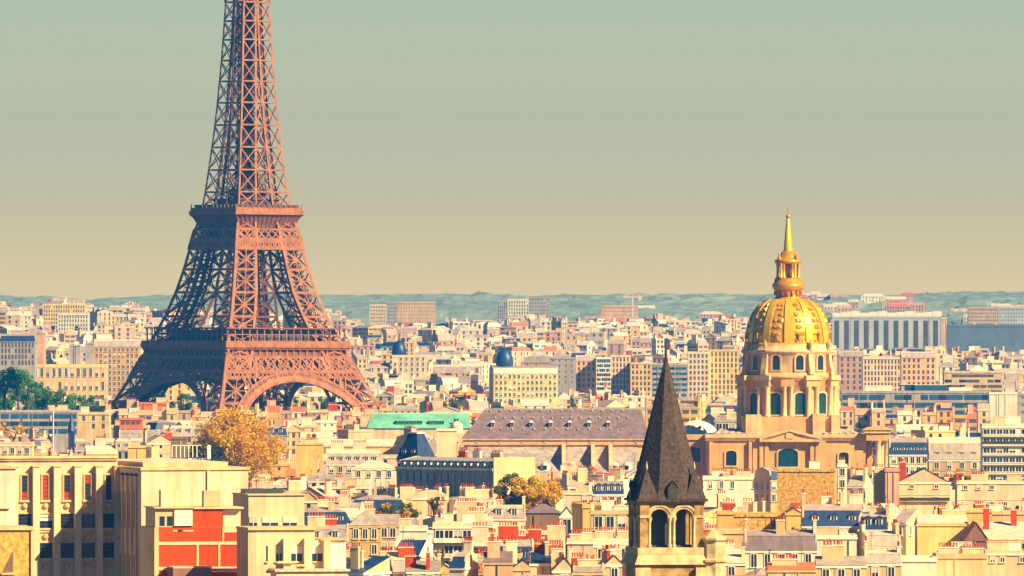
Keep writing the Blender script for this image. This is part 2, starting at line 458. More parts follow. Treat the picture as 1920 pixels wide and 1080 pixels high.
# first deck
d1 = MB()
d1.box(-33.4, 33.4, -33.4, 33.4, 56.2, 57.5, 'iron_deck')
for rot in face_frames():
    for (u0, u1, y0, y1, z0, z1) in ((-33.7, 33.7, -33.8, -33.3, 56.0, 57.7), (-33.0, 33.0, -33.0, -31.2, 55.6, 56.2), (-32.6, 32.6, -31.6, -31.0, 51.6, 56.2)):
        t = MB(); t.box(u0, u1, y0, y1, z0, z1, 'iron' if z1 > 57 else 'iron_deck'); d1.add(t, rot)
    for i in range(19):                                # consoles under the deck edge
        u = -32.5 + 65 * i / 18
        t = MB()
        for s in (0,):
            pr = [(-31.2, 52.0), (-31.9, 52.0), (-32.2, 54.2), (-33.6, 56.0), (-31.2, 56.0)]
            a = [(u - 0.55, y, z) for y, z in pr]; b = [(u + 0.55, y, z) for y, z in pr]
            t.face(a[::-1], 'iron'); t.face(b, 'iron')
            for q in range(len(pr)):
                q2 = (q + 1) % len(pr)
                t.face((a[q], a[q2], b[q2], b[q]), 'iron')
        d1.add(t, rot)
        if i < 18:                                     # little arches between consoles
            t = MB(); t.box(u + 0.4, u + 3.2, -33.2, -32.9, 55.2, 56.1, 'iron'); d1.add(t, rot)
    t = MB(); t.box(-33.2, 33.2, -33.4, -32.6, 51.4, 52.4, 'iron'); d1.add(t, rot)
d1.box(-28.5, 28.5, -28.5, 28.5, 45.5, 56.2, 'pavilion')  # added dark block, stands in for shade behind the girder lattice
d1o = d1.build('first_deck', tower)
for rot in face_frames():
    g = MB()
    lattice_band(g, rot, 45.8, 51.6, 20, 0.62, ew=1.0)
    lattice_band(g, rot, 45.8, 51.6, 10, 0.5, edges=False)
    lattice_band(g, rot, 42.9, 45.2, 34, 0.42, ew=0.8)
    g2 = MB(); lattice_band(g2, Matrix.Identity(4), 45.0, 52.0, 26, 0.5); g.add(g2, rot @ Matrix.Translation((0, 3.2, 0)))
    for t_ in (-1, -0.53, 0.53, 1):
        P = lambda t, h: rot @ Vector((t * hw(h), -hw(h) - 0.3, h))
        g.beam(P(t_, 42.5), P(t_, 52), 1.3, 'iron', n=rot @ Vector((0, 1, 0)))
    g.build('deck_girder', tower)
    a = MB()
    Rr, hc, wr = 41.0, 0.4, 4.0
    n = 44
    P = lambda u, h: rot @ Vector((u, -hw(max(h, 0)) - 0.7, max(h, 0)))
    pts = [math.pi * (0.02 + 0.96 * i / n) for i in range(n + 1)]
    i_ = [P(Rr * math.cos(q), hc + Rr * math.sin(q)) for q in pts]
    o_ = [P((Rr + wr) * math.cos(q), hc + (Rr + wr) * math.sin(q)) for q in pts]
    m_ = [P((Rr + wr * 0.55) * math.cos(q), hc + (Rr + wr * 0.55) * math.sin(q)) for q in pts]
    back = rot @ Vector((0, 1.6, 0))
    kw = dict(caps=False, n=rot @ Vector((0, 1, 0)))
    for k in range(n):
        a.beam(i_[k], i_[k + 1], 1.0, 'iron', **kw); a.beam(o_[k], o_[k + 1], 0.9, 'iron', **kw)
        a.face((i_[k], m_[k], m_[k + 1], i_[k + 1]), 'iron'); a.beam(m_[k], m_[k + 1], 0.4, 'iron', **kw)
        a.beam(i_[k], o_[k], 0.6, 'iron', **kw)
        a.beam(i_[k] + back, i_[k + 1] + back, 1.0, 'iron_deck', caps=False)
        a.face((i_[k], i_[k + 1], i_[k + 1] + back, i_[k] + back), 'iron')
        a.beam(m_[k], o_[k + 1], 0.4, 'iron', **kw); a.beam(o_[k], m_[k + 1], 0.4, 'iron', **kw)
    for k in range(6, n - 5):                          # fan of bars in the spandrels
        u, h = Rr * math.cos(pts[k]) * (1 + wr / Rr), hc + (Rr + wr) * math.sin(pts[k])
        if 9 < abs(u) < 27 and h < 42:
            a.beam(o_[k], P(u * 1.06, 43), 0.75, 'iron', **kw)
    a.build('arch', tower)
gl = MB()                                              # open gallery and pavilions on the first deck
gl.box(-32.5, 32.5, -32.5, 32.5, 64.2, 64.8, 'iron_deck')
for rot in face_frames():
    for i in range(17):
        u = -31.5 + 63 * i / 16
        t = MB(); t.box(u - 0.25, u + 0.25, -31.8, -31.3, 57.5, 64.2, 'iron'); gl.add(t, rot)
    t = MB(); t.box(-33.2, 33.2, -33.5, -33.3, 57.6, 58.9, 'iron'); t.box(-33, 33, -31.6, -31.4, 61.6, 61.9, 'iron'); gl.add(t, rot)
    t = MB(); t.box(-17, 17, -29, -19, 57.5, 63.8, 'pavilion'); gl.add(t, rot)
    for i in range(9):
        u = -15.5 + 31 * i / 8
        t = MB(); t.box(u - 1.2, u + 1.2, -29.08, -29, 58.4, 61.5, 'far_glass'); gl.add(t, rot)
gl.build('deck_gallery', tower)
# second deck
d2 = MB()
for rot in face_frames():
    pr = [(14.9, 108.3), (15.3, 110.4), (16.2, 112.2), (17.0, 113.8), (18.1, 114.9)]
    for (r0, z0), (r1, z1) in zip(pr, pr[1:]):
        d2.face([rot @ Vector(p) for p in ((-r0, -r0, z0), (r0, -r0, z0), (r1, -r1, z1), (-r1, -r1, z1))], 'iron_deck')
    for i in range(15):
        u = -1 + 2 * i / 14
        for (r0, z0), (r1, z1) in zip(pr, pr[1:]):
            d2.beam(rot @ Vector((u * r0, -r0 - 0.15, z0)), rot @ Vector((u * r1, -r1 - 0.15, z1)), 0.35, 'iron_deck', caps=False)
    t = MB(); t.box(-18.3, 18.3, -18.4, -18.0, 114.9, 116.6, 'iron'); d2.add(t, rot)
    t = MB(); t.box(-17.8, 17.8, -17.9, -17.7, 116.6, 118.0, 'iron'); d2.add(t, rot)
    for i in range(13):
        u = -17.4 + 2.9 * i
        t = MB(); t.box(u - 0.15, u + 0.15, -17.9, -17.6, 116.6, 119.4, 'iron'); d2.add(t, rot)
    t = MB(); t.box(-16.5, 16.5, -16.8, -16.4, 117.5, 119.3, 'pavilion'); d2.add(t, rot)
    lattice_band(d2, rot, 104.2, 108.4, 9, 0.55, ew=0.8)
    lattice_band(d2, rot, 99.8, 103.4, 26, 0.42, ew=0.95)
    lattice_band(d2, rot, 99.8, 103.4, 13, 0.3, edges=False)
    for t_ in (-1, -0.36, 0.36, 1):
        P = lambda t, h: rot @ Vector((t * hw(h), -hw(h) - 0.3, h))
        d2.beam(P(t_, 99.5), P(t_, 108.5), 1.0, 'iron', n=rot @ Vector((0, 1, 0)))
d2.box(-18, 18, -18, 18, 114.6, 115.2, 'iron_deck')
d2.box(-14.2, 14.2, -14.2, 14.2, 100.5, 114.6, 'pavilion')  # dark hull added so the gaps between bars look shaded
d2.build('second_deck', tower)
pv = MB()
pv.box(-10.5, 10.5, -10.5, 10.5, 115.2, 121.6, 'pavilion'); pv.box(-11.2, 11.2, -11.2, 11.2, 121.6, 122.1, 'iron_deck')
pv.box(-6, 6, -6, 6, 122.1, 126.5, 'pavilion')
pv.build('deck_pavilion', tower)

# ---------------------------------------------------------------- church with the gilded dome
DD = 2900.0
SD = F / DD
zD = lambda y: Z(y, DD)
dome = empty('domed_church', (X(1482, DD), DD + 24, 0))
tag(dome, 'sandstone church carrying a tall drum and gilded ribbed dome with lantern and steeple', 'church')
rot0 = R(-90 - 2)                                      # azimuth that faces the camera
def az(deg): return rot0 + R(deg)                      # degrees to the right as seen from the camera
def polar(r, a, z): return Vector((r * math.cos(a), r * math.sin(a), z))
def radial_box(mb, a, r0, r1, w, z0, z1, m):
    t = MB(); t.box(r0, r1, -w / 2, w / 2, z0, z1, m); mb.add(t, Matrix.Rotation(a, 4, 'Z'))
def column(mb, r, a, z0, z1, rad, m):
    c = polar(r, a, 0)
    h = z1 - z0
    mb.lathe([(rad * 1.35, z0), (rad * 1.35, z0 + 0.4), (rad, z0 + 0.6), (rad * 0.88, z1 - 1.1), (rad * 1.3, z1 - 0.3), (rad * 1.4, z1)], 10, m, c=(c.x, c.y))
def arched_pane(r, a, w, z0, z1, m, segment=False, proud=0.0):
    """a window pane with an arched head, and its surround"""
    mb = MB()
    n = 8
    def outline(w, z0, z1):
        rise = w * (0.25 if segment else 0.5)
        pts = [(-w / 2, z0), (w / 2, z0)]
        for i in range(n + 1):
            q = math.pi * i / n
            pts.append((w / 2 * math.cos(q), z1 - rise + rise * math.sin(q)))
        return pts
    rt = Matrix.Rotation(a, 4, 'Z')
    p = outline(w, z0, z1); q = outline(w + 1.0, z0 - 0.5, z1 + 0.5)
    mb.face([rt @ Vector((r + 0.06, y, z)) for y, z in p], m)
    fr = MB()
    A = [rt @ Vector((r + 0.35, y, z)) for y, z in p]; B = [rt @ Vector((r + 0.35, y, z)) for y, z in q]; C = [rt @ Vector((r, y, z)) for y, z in q]; D_ = [rt @ Vector((r, y, z)) for y, z in p]
    for i in range(len(p)):
        j = (i + 1) % len(p)
        fr.face((A[i], A[j], B[j], B[i]), 'stone_pale'); fr.face((B[i], B[j], C[j], C[i]), 'stone_pale'); fr.face((A[j], A[i], D_[i], D_[j]), 'stone_pale')
    return mb, fr
def add_window(parent, r, a, w, z0, z1, m='teal_glass', segment=False):
    p, f = arched_pane(r, a, w, z0, z1, m, segment)
    bar = MB()
    wo = f.build('window', parent)
    p.build('pane', wo)
    return wo
# lower drum
dr = MB()
zl0, zl1 = zD(781), zD(706)
dr.lathe([(15.0, zl0 - 8), (15.0, zl1 - 3.6), (15.3, zl1 - 3.4), (15.3, zl1 - 1.4), (16.4, zl1 - 0.6), (16.6, zl1 + 0.2), (15.4, zl1 + 0.3), (14.8, zl1 + 1.2)], 72, 'stone')
drum = dr.build('drum', dome)
for q in range(4):
    for s in (-16, 16):
        a = az(45 + 90 * q + s)
        mb = MB()
        radial_box(mb, a, 14.0, 15.9, 4.0, zl0 - 8, zl1 - 3.2, 'stone')
        radial_box(mb, a, 14.0, 16.9, 5.0, zl1 - 3.2, zl1 - 1.2, 'stone')
        radial_box(mb, a, 14.0, 17.4, 5.8, zl1 - 1.2, zl1 + 0.3, 'stone_pale')
        radial_box(mb, a, 14.0, 17.0, 4.6, zl0 - 9, zl0 + 0.1, 'stone_pale')
        p = mb.build('pier', drum)
        for da in (-5.2, 5.2):
            c = MB(); column(c, 16.2, a + R(da), zl0, zl1 - 3.2, 0.75, 'stone_pale'); c.build('column', drum)
    a = az(90 * q)
    for da in (-3.9, 3.9):
        c = MB(); column(c, 15.5, a + R(da), zl0, zl1 - 3.2, 0.7, 'stone_pale'); c.build('column', drum)
    mb = MB(); radial_box(mb, a, 14.0, 16.2, 4.2, zl1 - 3.2, zl1 - 1.0, 'stone'); radial_box(mb, a, 14, 16.3, 4.0, zl0 - 7, zl0, 'stone_pale'); mb.build('entablature', drum)
for k in range(12):
    a = az(15 + 30 * k)
    add_window(drum, 15.0, a, 3.5, zD(778), zD(737), segment=True)
# attic drum
at = MB()
zu0, zu1 = zl1 + 0.6, zD(657)
at.lathe([(14.2, zu0), (14.2, zu1 - 1.2), (14.8, zu1 - 0.8), (15.0, zu1 - 0.1), (14.2, zu1 + 0.1), (13.9, zD(646))], 72, 'stone_pale')
attic = at.build('attic_drum', dome)
for k in range(12):
    add_window(attic, 14.2, az(15 + 30 * k), 2.5, zD(694), zD(666), 'glass')
for q in range(4):
    for s in (-16, 16):
        a = az(45 + 90 * q + s)
        mb = MB()
        rt = Matrix.Rotation(a, 4, 'Z')
        pr = [(14.0, zu0), (16.3, zu0), (16.2, zu0 + 1.4), (15.7, zu0 + 3.0), (15.3, zu0 + 5.2), (15.3, zu1 - 1.2), (14.0, zu1 - 1.2)]
        A = [rt @ Vector((r, -0.9, z)) for r, z in pr]; B = [rt @ Vector((r, 0.9, z)) for r, z in pr]
        mb.face(A, 'stone'); mb.face(B[::-1], 'stone')
        for i in range(len(pr)):
            j = (i + 1) % len(pr); mb.face((A[i], B[i], B[j], A[j]), 'stone_pale')
        mb.build('volute', attic)
        ur = MB(); c = polar(14.9, a, 0)
        ur.lathe([(0.5, zu1), (0.25, zu1 + 0.7), (0.65, zu1 + 1.5), (0.5, zu1 + 2.4), (0.15, zu1 + 3.4)], 8, 'stone', c=(c.x, c.y))
        ur.build('urn', attic)
# dome shell: profile radius by height
zs, zt = zD(646), zD(560)
RB = 13.4
def dome_r(t):                                          # t 0..1 bottom to lantern
    return RB * math.cos(min(1, t) * R(71)) ** 0.80 if t > 0 else RB
prof = [(dome_r(i / 18), zs + (zt - zs) * math.sin(i / 18 * R(80)) / math.sin(R(80))) for i in range(19)]
sh = MB(); sh.lathe([(13.9, zs - 0.4), (13.9, zs + 0.5)] + prof, 96, 'gold'); shell = sh.build('dome', dome)
for k in range(12):
    a = az(30 * k)
    mb = MB(); rt = Matrix.Rotation(a, 4, 'Z')
    for (r0, z0), (r1, z1) in zip(prof, prof[1:-1]):
        w0, w1 = 0.155 * r0 / 2 + 0.1, 0.155 * r1 / 2 + 0.1
        e = 0.34
        a_, b_, c_, d_ = (r0 + e, -w0, z0 + .1), (r0 + e, w0, z0 + .1), (r1 + e, w1, z1 + .1), (r1 + e, -w1, z1 + .1)
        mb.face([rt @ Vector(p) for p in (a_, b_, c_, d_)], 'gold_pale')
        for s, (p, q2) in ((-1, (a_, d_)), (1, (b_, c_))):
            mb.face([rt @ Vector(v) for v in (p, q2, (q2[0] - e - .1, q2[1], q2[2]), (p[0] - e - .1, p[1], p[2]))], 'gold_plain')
    mb.build('rib', shell)
    a = az(15 + 30 * k)
    rt = Matrix.Rotation(a, 4, 'Z')
    mb = MB()
    rnd = random.Random(k)
    for i in range(1, 15, 2):                          # gilded trophy reliefs in the panels
        t = i / 18
        r0, z0 = prof[i]
        for j in range(3):
            w = (0.9 - 0.04 * i) * rnd.uniform(0.6, 1.15); y = rnd.uniform(-0.085, 0.085) * r0
            hgt = rnd.uniform(0.35, 0.8)
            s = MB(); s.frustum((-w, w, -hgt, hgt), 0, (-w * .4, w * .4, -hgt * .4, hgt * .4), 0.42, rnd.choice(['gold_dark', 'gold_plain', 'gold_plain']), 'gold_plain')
            nrm = Vector((prof[i + 1][1] - prof[i - 1][1], 0, prof[i - 1][0] - prof[i + 1][0])).normalized()
            q = Vector((0, 1, 0)); bt = nrm.cross(q)
            Mx = Matrix(((q.x, bt.x, nrm.x, r0 - 0.02), (q.y, bt.y, nrm.y, y), (q.z, bt.z, nrm.z, z0), (0, 0, 0, 1)))
            mb.add(s, rt @ Mx)
    dm = MB()
    t0 = prof[1]
    dm.box(-0.62, 0.62, -0.25, 0.25, -1.1, 0.9, 'gold_dark'); 
    mb.add(dm, rt @ Matrix.Translation((t0[0] + 0.05, 0, t0[1] + 1.6)))
    mb.build('trophy', shell)
# lantern and steeple
ln_ = MB()
zc = zD(556)
ln_.lathe([(prof[-1][0] + 0.4, zt - 1), (4.7, zc - 1.2), (4.4, zc - 0.4), (3.9, zc), (3.9, zD(545)), (4.6, zD(543)), (5.0, zD(538)), (5.0, zD(531)), (4.4, zD(530)), (4.3, zD(522)), (3.9, zD(521))], 32, 'gold_plain')
ln_.lathe([(2.2, zD(521)), (2.2, zD(492))], 16, 'gold_dark')
ln_.lathe([(3.8, zD(494)), (4.2, zD(492)), (4.3, zD(487)), (3.6, zD(486)), (3.1, zD(480)), (2.4, zD(474)), (1.7, zD(470))], 24, 'gold_plain', cap=True)
lan = ln_.build('lantern', dome)
for k in range(16):
    mb = MB(); radial_box(mb, az(22.5 * k), 3.85, 4.5, 0.8, zD(554), zD(545), 'gold_dark'); mb.build('bracket', lan)
for k in range(8):
    c = MB(); column(c, 3.5, az(22.5 + 45 * k), zD(521), zD(493), 0.5, 'gold_plain'); c.build('column', lan)
for k in range(4):
    for s in (-12, 12):
        c = MB(); column(c, 4.0, az(45 + 90 * k + s), zD(521), zD(493), 0.38, 'gold_pale'); c.build('column', lan)
    st = MB(); p = polar(3.9, az(45 + 90 * k), 0)
    st.lathe([(0.5, zD(487)), (0.55, zD(482)), (0.25, zD(478)), (0.35, zD(475)), (0.1, zD(472))], 8, 'gold_plain', c=(p.x, p.y)); st.build('statue', lan)
sp = MB()
sp.lathe([(1.5, zD(470)), (0.55, zD(410)), (0.35, zD(408))], 8, 'gold_pale')
steeple = sp.build('steeple', dome)
ob = MB(); ob.lathe([(0.1, zD(409)), (0.6, zD(407)), (0.75, zD(404)), (0.55, zD(401)), (0.1, zD(400))], 12, 'gold_plain'); ob.build('orb', steeple)
cr = MB(); cr.box(-0.09, 0.09, -0.09, 0.09, zD(401), zD(388), 'gold_dark'); cr.box(-0.5, 0.5, -0.08, 0.08, zD(393), zD(392), 'gold_dark'); cr.build('cross', steeple)
# square body (front at local y = -24)
cxp = 1482
lx = lambda px: (px - cxp) / SD
body = MB()
def bx(px0, px1, y0, y1, yt, yb, m, top=None): body.box(lx(px0), lx(px1), y0, y1, zD(yb), zD(yt), m, top)
GB = 584 + CAMZ * SD                                    # ground row at this distance
bx(1325, 1625, -24, 22, 826, GB, 'stone', 'lead')
bx(1322, 1628, -24.7, 22.5, 815, 825.6, 'stone_pale', 'lead')
bx(1322.6, 1627, -25.1, 22.8, 818.5, 821.5, 'stone')
bx(1290, 1324.6, -12, 18, 826, GB, 'pink', 'lead')  # recessed left wing, its shade put into the pink wall colour
bx(1286, 1321.5, -12.6, 18.4, 816, 825.6, 'stone', 'lead')
bx(1412, 1442, -24.6, -23.6, 826, GB, 'stone'); bx(1518, 1548, -24.6, -23.6, 826, GB, 'stone')
for p0, p1 in ((1424, 1431), (1434, 1441), (1519, 1526), (1529, 1536), (1330, 1337), (1404, 1410)):
    bx(p0, p1, -25.1, -24, 828, GB, 'stone')
bx(1392, 1572, -18, 18, 782, 815, 'stone', 'lead')
for p0, p1, yt in ((1399, 1428, 778), (1525, 1548, 776), (1560, 1576, 779)): bx(p0, p1, -19.5, -10, yt, 815, 'stone_pale')
bd = body.build('nave', dome)
pd = MB()
tri = [(lx(1424), zD(826)), (lx(1541), zD(826)), (lx(1536), zD(821)), (lx(1480), zD(806)), (lx(1428), zD(821))]
A = [Vector((x, -25.6, z)) for x, z in tri]; B = [Vector((x, -22, z)) for x, z in tri]
pd.face(A, 'stone')
for i in range(5):
    j = (i + 1) % 5; pd.face((A[j], A[i], B[i], B[j]), 'stone_pale')
for (x0, z0), (x1, z1) in (((lx(1424), zD(822)), (lx(1480), zD(806.5))), ((lx(1480), zD(806.5)), (lx(1541), zD(822)))):
    pd.beam((x0, -25.8, z0), (x1, -25.8, z1), 0.8, 'stone_pale')
pd.beam((lx(1424), -25.9, zD(826)), (lx(1541), -25.9, zD(826)), 0.8, 'stone_pale')
pd.box(lx(1473), lx(1487), -25.9, -25.5, zD(822), zD(812), 'stone_pale')
pd.build('pediment', dome)
def flat_window(parent, px0, px1, yt, yb, yf, seg, m):
    w, f = (px1 - px0) / SD, None
    # built facing local -y
    p, fr = arched_pane(-yf, R(-90), w, zD(yb), zD(yt), m, seg)
    o = fr.build('window', parent, (lx((px0 + px1) / 2), 0, 0)); p.build('pane', o)
    return o
flat_window(bd, 1361, 1381, 845, 873, -24, True, 'glass')
flat_window(bd, 1573, 1591, 848, 876, -24, True, 'glass')
flat_window(bd, 1459, 1496, 841, 875, -24.1, True, 'teal_glass')
flat_window(bd, 1292, 1315, 839, 868, -12, True, 'glass')
# roof trusses on the corners of the body (sloping leaded ridges) and the portico at the right end
rf = MB()
for i, px in enumerate((1345, 1358, 1371, 1384, 1550, 1563, 1578, 1592, 1606)):
    rf.beam((lx(px), -21, zD(814)), (lx(px + (10 if px < 1480 else -14)), -12, zD(806)), 0.9, 'stone_pale', 0.5)
rf.frustum((lx(1335), lx(1420), -22, 0), zD(815), (lx(1352), lx(1410), -14, -4), zD(806), 'lead', 'lead')
rf.frustum((lx(1545), lx(1622), -22, 0), zD(815), (lx(1552), lx(1595), -14, -4), zD(806), 'lead', 'lead')
rf.build('roof', dome)
po = MB()
po.box(lx(1620), lx(1670), -27, -12, zD(812), zD(806), 'stone_pale'); po.box(lx(1624), lx(1668), -26.5, -12, zD(826), zD(812), 'stone')
po.frustum((lx(1618), lx(1674), -27.4, -11), zD(806), (lx(1628), lx(1662), -25, -14), zD(801), 'stone', 'lead')
po.box(lx(1627), lx(1636), -20, -12, 0, zD(826), 'stone'); po.box(lx(1640), lx(1668), -27, -12, 0, zD(885), 'stone')
pto = po.build('portico', dome)
for px, yy in ((1646, -25.6), (1662, -25.6), (1654, -18)):
    c = MB(); column(c, 0, 0, zD(884), zD(826), 0.95, 'stone_pale'); c.build('column', pto, (lx(px), yy, 0))

# ---------------------------------------------------------------- bell tower with pointed slate spire
SPD = 1200.0
s1 = F / SPD
zS = lambda y: Z(y, SPD)
spire = empty('bell_tower', (X(1250, SPD), SPD + 5, 0), R(9.5))
tag(spire, 'old stone bell tower with arched openings under a tall pointed dark slate spire', 'bell tower')
hs_ = 4.22
bt = MB()
zb0, zb1 = zS(1027), zS(945)
# corner piers and wall pieces leave real openings on each side
pw = 1.25
for sx_ in (-1, 1):
    for sy_ in (-1, 1):
        x0, x1 = sorted((sx_ * hs_, sx_ * (hs_ - pw))); y0, y1 = sorted((sy_ * hs_, sy_ * (hs_ - pw)))
        bt.box(x0, x1, y0, y1, zb0, zb1, 'church_stone')
zsp = zb0 + (zb1 - zb0) * 0.66                         # springing of the arches
for rot in face_frames():
    t = MB()
    for c in (-1.62, 1.62):                            # two arches per side
        ro, n = 1.2, 10
        w0, w1 = c - 1.62, c + 1.62
        w0, w1 = max(w0, -(hs_ - pw)), min(w1, hs_ - pw)
        arc = [(c + ro * math.cos(math.pi * i / n), zsp + ro * math.sin(math.pi * i / n)) for i in range(n + 1)]
        for yy, fl in ((-hs_ + 0.35, 1), (-hs_ + 1.1, -1)):
            for (xa, za), (xb, zb_) in zip(arc, arc[1:]):
                t.face(((xa, yy, za), (xa, yy, zb1), (xb, yy, zb1), (xb, yy, zb_))[::fl], 'church_stone')
            t.face(((w1, yy, zb0), (w1, yy, zb1), (c + ro, yy, zb1), (c + ro, yy, zb0))[::fl], 'church_stone')
            t.face(((c - ro, yy, zb0), (c - ro, yy, zb1), (w0, yy, zb1), (w0, yy, zb0))[::fl], 'church_stone')
        for (xa, za), (xb, zb_) in zip(arc, arc[1:]):
            t.face(((xa, -hs_ + .35, za), (xb, -hs_ + .35, zb_), (xb, -hs_ + 1.1, zb_), (xa, -hs_ + 1.1, za)), 'church_stone')
        for xx in (c - ro, c + ro):
            t.face(((xx, -hs_ + .35, zb0), (xx, -hs_ + .35, zsp), (xx, -hs_ + 1.1, zsp), (xx, -hs_ + 1.1, zb0)), 'church_stone')
        for k_, rr in enumerate((1.42, 1.72)):         # stepped arch mouldings
            ar = [(c + rr * math.cos(math.pi * i / n), zsp + rr * math.sin(math.pi * i / n)) for i in range(n + 1)]
            for (xa, za), (xb, zb_) in zip(ar, ar[1:]):
                t.beam((xa, -hs_ + .25 - .12 * k_, za), (xb, -hs_ + .25 - .12 * k_, zb_), 0.22, 'church_pale', 0.3)
    bt.add(t, rot)
bt.box(-2.9, 2.9, -2.9, 2.9, zb0, zb0 + 0.3, 'dark_metal')
bt.box(-2.2, 2.2, -2.2, 2.2, zb0 + .3, zb1 - 0.3, 'dark_metal')   # floor and solid block coloured dark for the shade inside the openings
belfry = bt.build('belfry', spire)
for rot in face_frames():
    for u in (-2.95, -0.28, 0.28, 2.95):
        c = MB()
        c.lathe([(0.3, zb0), (0.3, zb0 + .3), (0.2, zb0 + .5), (0.19, zsp - .5), (0.33, zsp - .1), (0.36, zsp + .15)], 8, 'church_pale')
        p = rot @ Vector((u, -hs_ + 0.1, 0))
        c.build('column', belfry, (p.x, p.y, 0))
for rot in face_frames():
    for (u0, u1) in ((-hs_, -2.75), (-0.55, 0.55), (2.75, hs_)):
        c = MB(); c.box(u0, u1, -hs_ - 0.12, -hs_ + 0.6, zsp + .1, zsp + .45, 'church_pale')
        t = MB(); t.add(c, rot); t.build('impost', belfry)
co = MB()
co.box(-hs_ - .15, hs_ + .15, -hs_ - .15, hs_ + .15, zb1, zb1 + .3, 'church_stone'); co.box(-hs_ - .5, hs_ + .5, -hs_ - .5, hs_ + .5, zb1 + .3, zb1 + .62, 'church_slate')
co.build('cornice', spire)
lo = MB()
lo.box(-hs_ - .35, hs_ + .35, -hs_ - .35, hs_ + .35, zb0 - 0.9, zb0, 'church_pale')
lo.frustum((-hs_ - .8, hs_ + .8, -hs_ - .8, hs_ + .8), zb0 - 2.2, (-hs_ - .3, hs_ + .3, -hs_ - .3, hs_ + .3), zb0 - 0.9, 'church_pale')
lo.box(-hs_ - .3, hs_ + .3, -hs_ - .3, hs_ + .3, 0, zb0 - 2.2, 'church_stone')
for sx_ in (-1, 1): lo.box(sx_ * 4.0 - 1.0, sx_ * 4.0 + 1.0, -hs_ - 1.1, -hs_ + .5, 0, zb0 - 2.6, 'church_pale')
lo.build('tower_base', spire)
sp = MB()
ze = zb1 + .62
zap = zS(668)
sp.lathe([(4.95, ze), (4.55, ze + 1.3), (0.10, zap)], 8, 'church_slate', a0=R(-90 + 22.5), smooth=False)
spo = sp.build('spire_roof', spire)
for sx_ in (-1, 1):
    for sy_ in (-1, 1):
        q = MB(); q.frustum((-1.35, 1.35, -1.35, 1.35), ze, (-.05, .05, -.05, .05), ze + 3.9, 'church_slate')
        q.lathe([(0.1, ze + 3.8), (0.2, ze + 4.1), (0.12, ze + 4.4), (0.03, ze + 4.9)], 6, 'lead')
        q.build('pinnacle', spire, (sx_ * 3.15, sy_ * 3.15, 0))
for k in range(4):
    rot = Matrix.Rotation(k * math.pi / 2, 4, 'Z')
    t = MB()
    t.box(-.62, .62, -4.75, -3.2, ze, ze + 1.5, 'church_slate')
    t.face(((-.8, -4.85, ze + 1.45), (0, -4.85, ze + 2.4), (0, -3.4, ze + 2.4), (-.8, -3.4, ze + 1.45)), 'church_slate')
    t.face(((.8, -4.85, ze + 1.45), (.8, -3.4, ze + 1.45), (0, -3.4, ze + 2.4), (0, -4.85, ze + 2.4)), 'church_slate')
    t.face(((-.62, -4.76, ze + 1.5), (.62, -4.76, ze + 1.5), (0, -4.76, ze + 2.3)), 'church_slate')
    t.face(((-.4, -4.78, ze + .15), (.4, -4.78, ze + .15), (.4, -4.78, ze + 1.4), (-.4, -4.78, ze + 1.4)), 'dark_metal')
    q = MB(); q.add(t, rot); q.build('dormer', spire)
fi = MB()
fi.lathe([(.2, zap - .6), (.16, zS(655)), (.1, zS(645)), (.05, zS(637))], 6, 'dark_metal')
fi.lathe([(0.08, zap - .8), (0.26, zap - .4), (0.12, zap), (0.22, zap + .3), (0.05, zap + .6)], 8, 'dark_metal')
fi.box(-.5, .5, -.07, .07, zS(652), zS(649.5), 'dark_metal'); fi.lathe([(0.02, zS(656)), (.12, zS(655)), (.02, zS(654))], 6, 'dark_metal')
fi.build('cross', spire)
tu = MB()                                              # stair turret at the right corner
tz0, tz1 = 0, zS(1013)
ca = (hs_ + 1.35, -hs_ + .4)
tu.lathe([(1.62, 0), (1.62, zS(1056)), (1.9, zS(1054)), (1.9, zS(1050)), (1.5, zS(1048)), (1.5, tz1 - .3), (1.8, tz1), (1.8, tz1 + .25)], 8, 'church_pale', c=ca, smooth=False)
tu.lathe([(1.8, tz1 + .25), (0.75, zS(999)), (0.45, zS(995)), (.05, zS(993))], 8, 'church_pale', c=ca, smooth=False)
tu.build('stair_turret', spire)
# ---------------------------------------------------------------- house kit
CACHE = {}
class Kit:
    """collects parts of one building; builds them as children (near) or as one mesh (far)"""
    def __init__(s): s.p = []
    def part(s, name, mb, loc=(0, 0, 0), rz=0.0, key=None, parent=None):
        s.p.append((name, mb, loc, rz, key, parent)); return len(s.p) - 1
    def finish(s, name, loc, rz, near):
        if near:
            root = empty(name, loc, rz)
            obs = []
            for n, mb, l, r, key, par in s.p:
                if key is None: me = mb.mesh(n)
                else:
                    k = (n,) + key
                    if k not in CACHE: CACHE[k] = mb.mesh(n)
                    me = CACHE[k]
                obs.append(link(n, me, root if par is None else obs[par], l, r))
            return root
        big = MB(); ms = []
        for n, mb, l, r, key, par in s.p:
            m4 = Matrix.Translation(l) @ Matrix.Rotation(r, 4, 'Z')
            if par is not None: m4 = ms[par] @ m4
            ms.append(m4); big.add(mb, m4)
        return big.build(name, None, loc, rz)

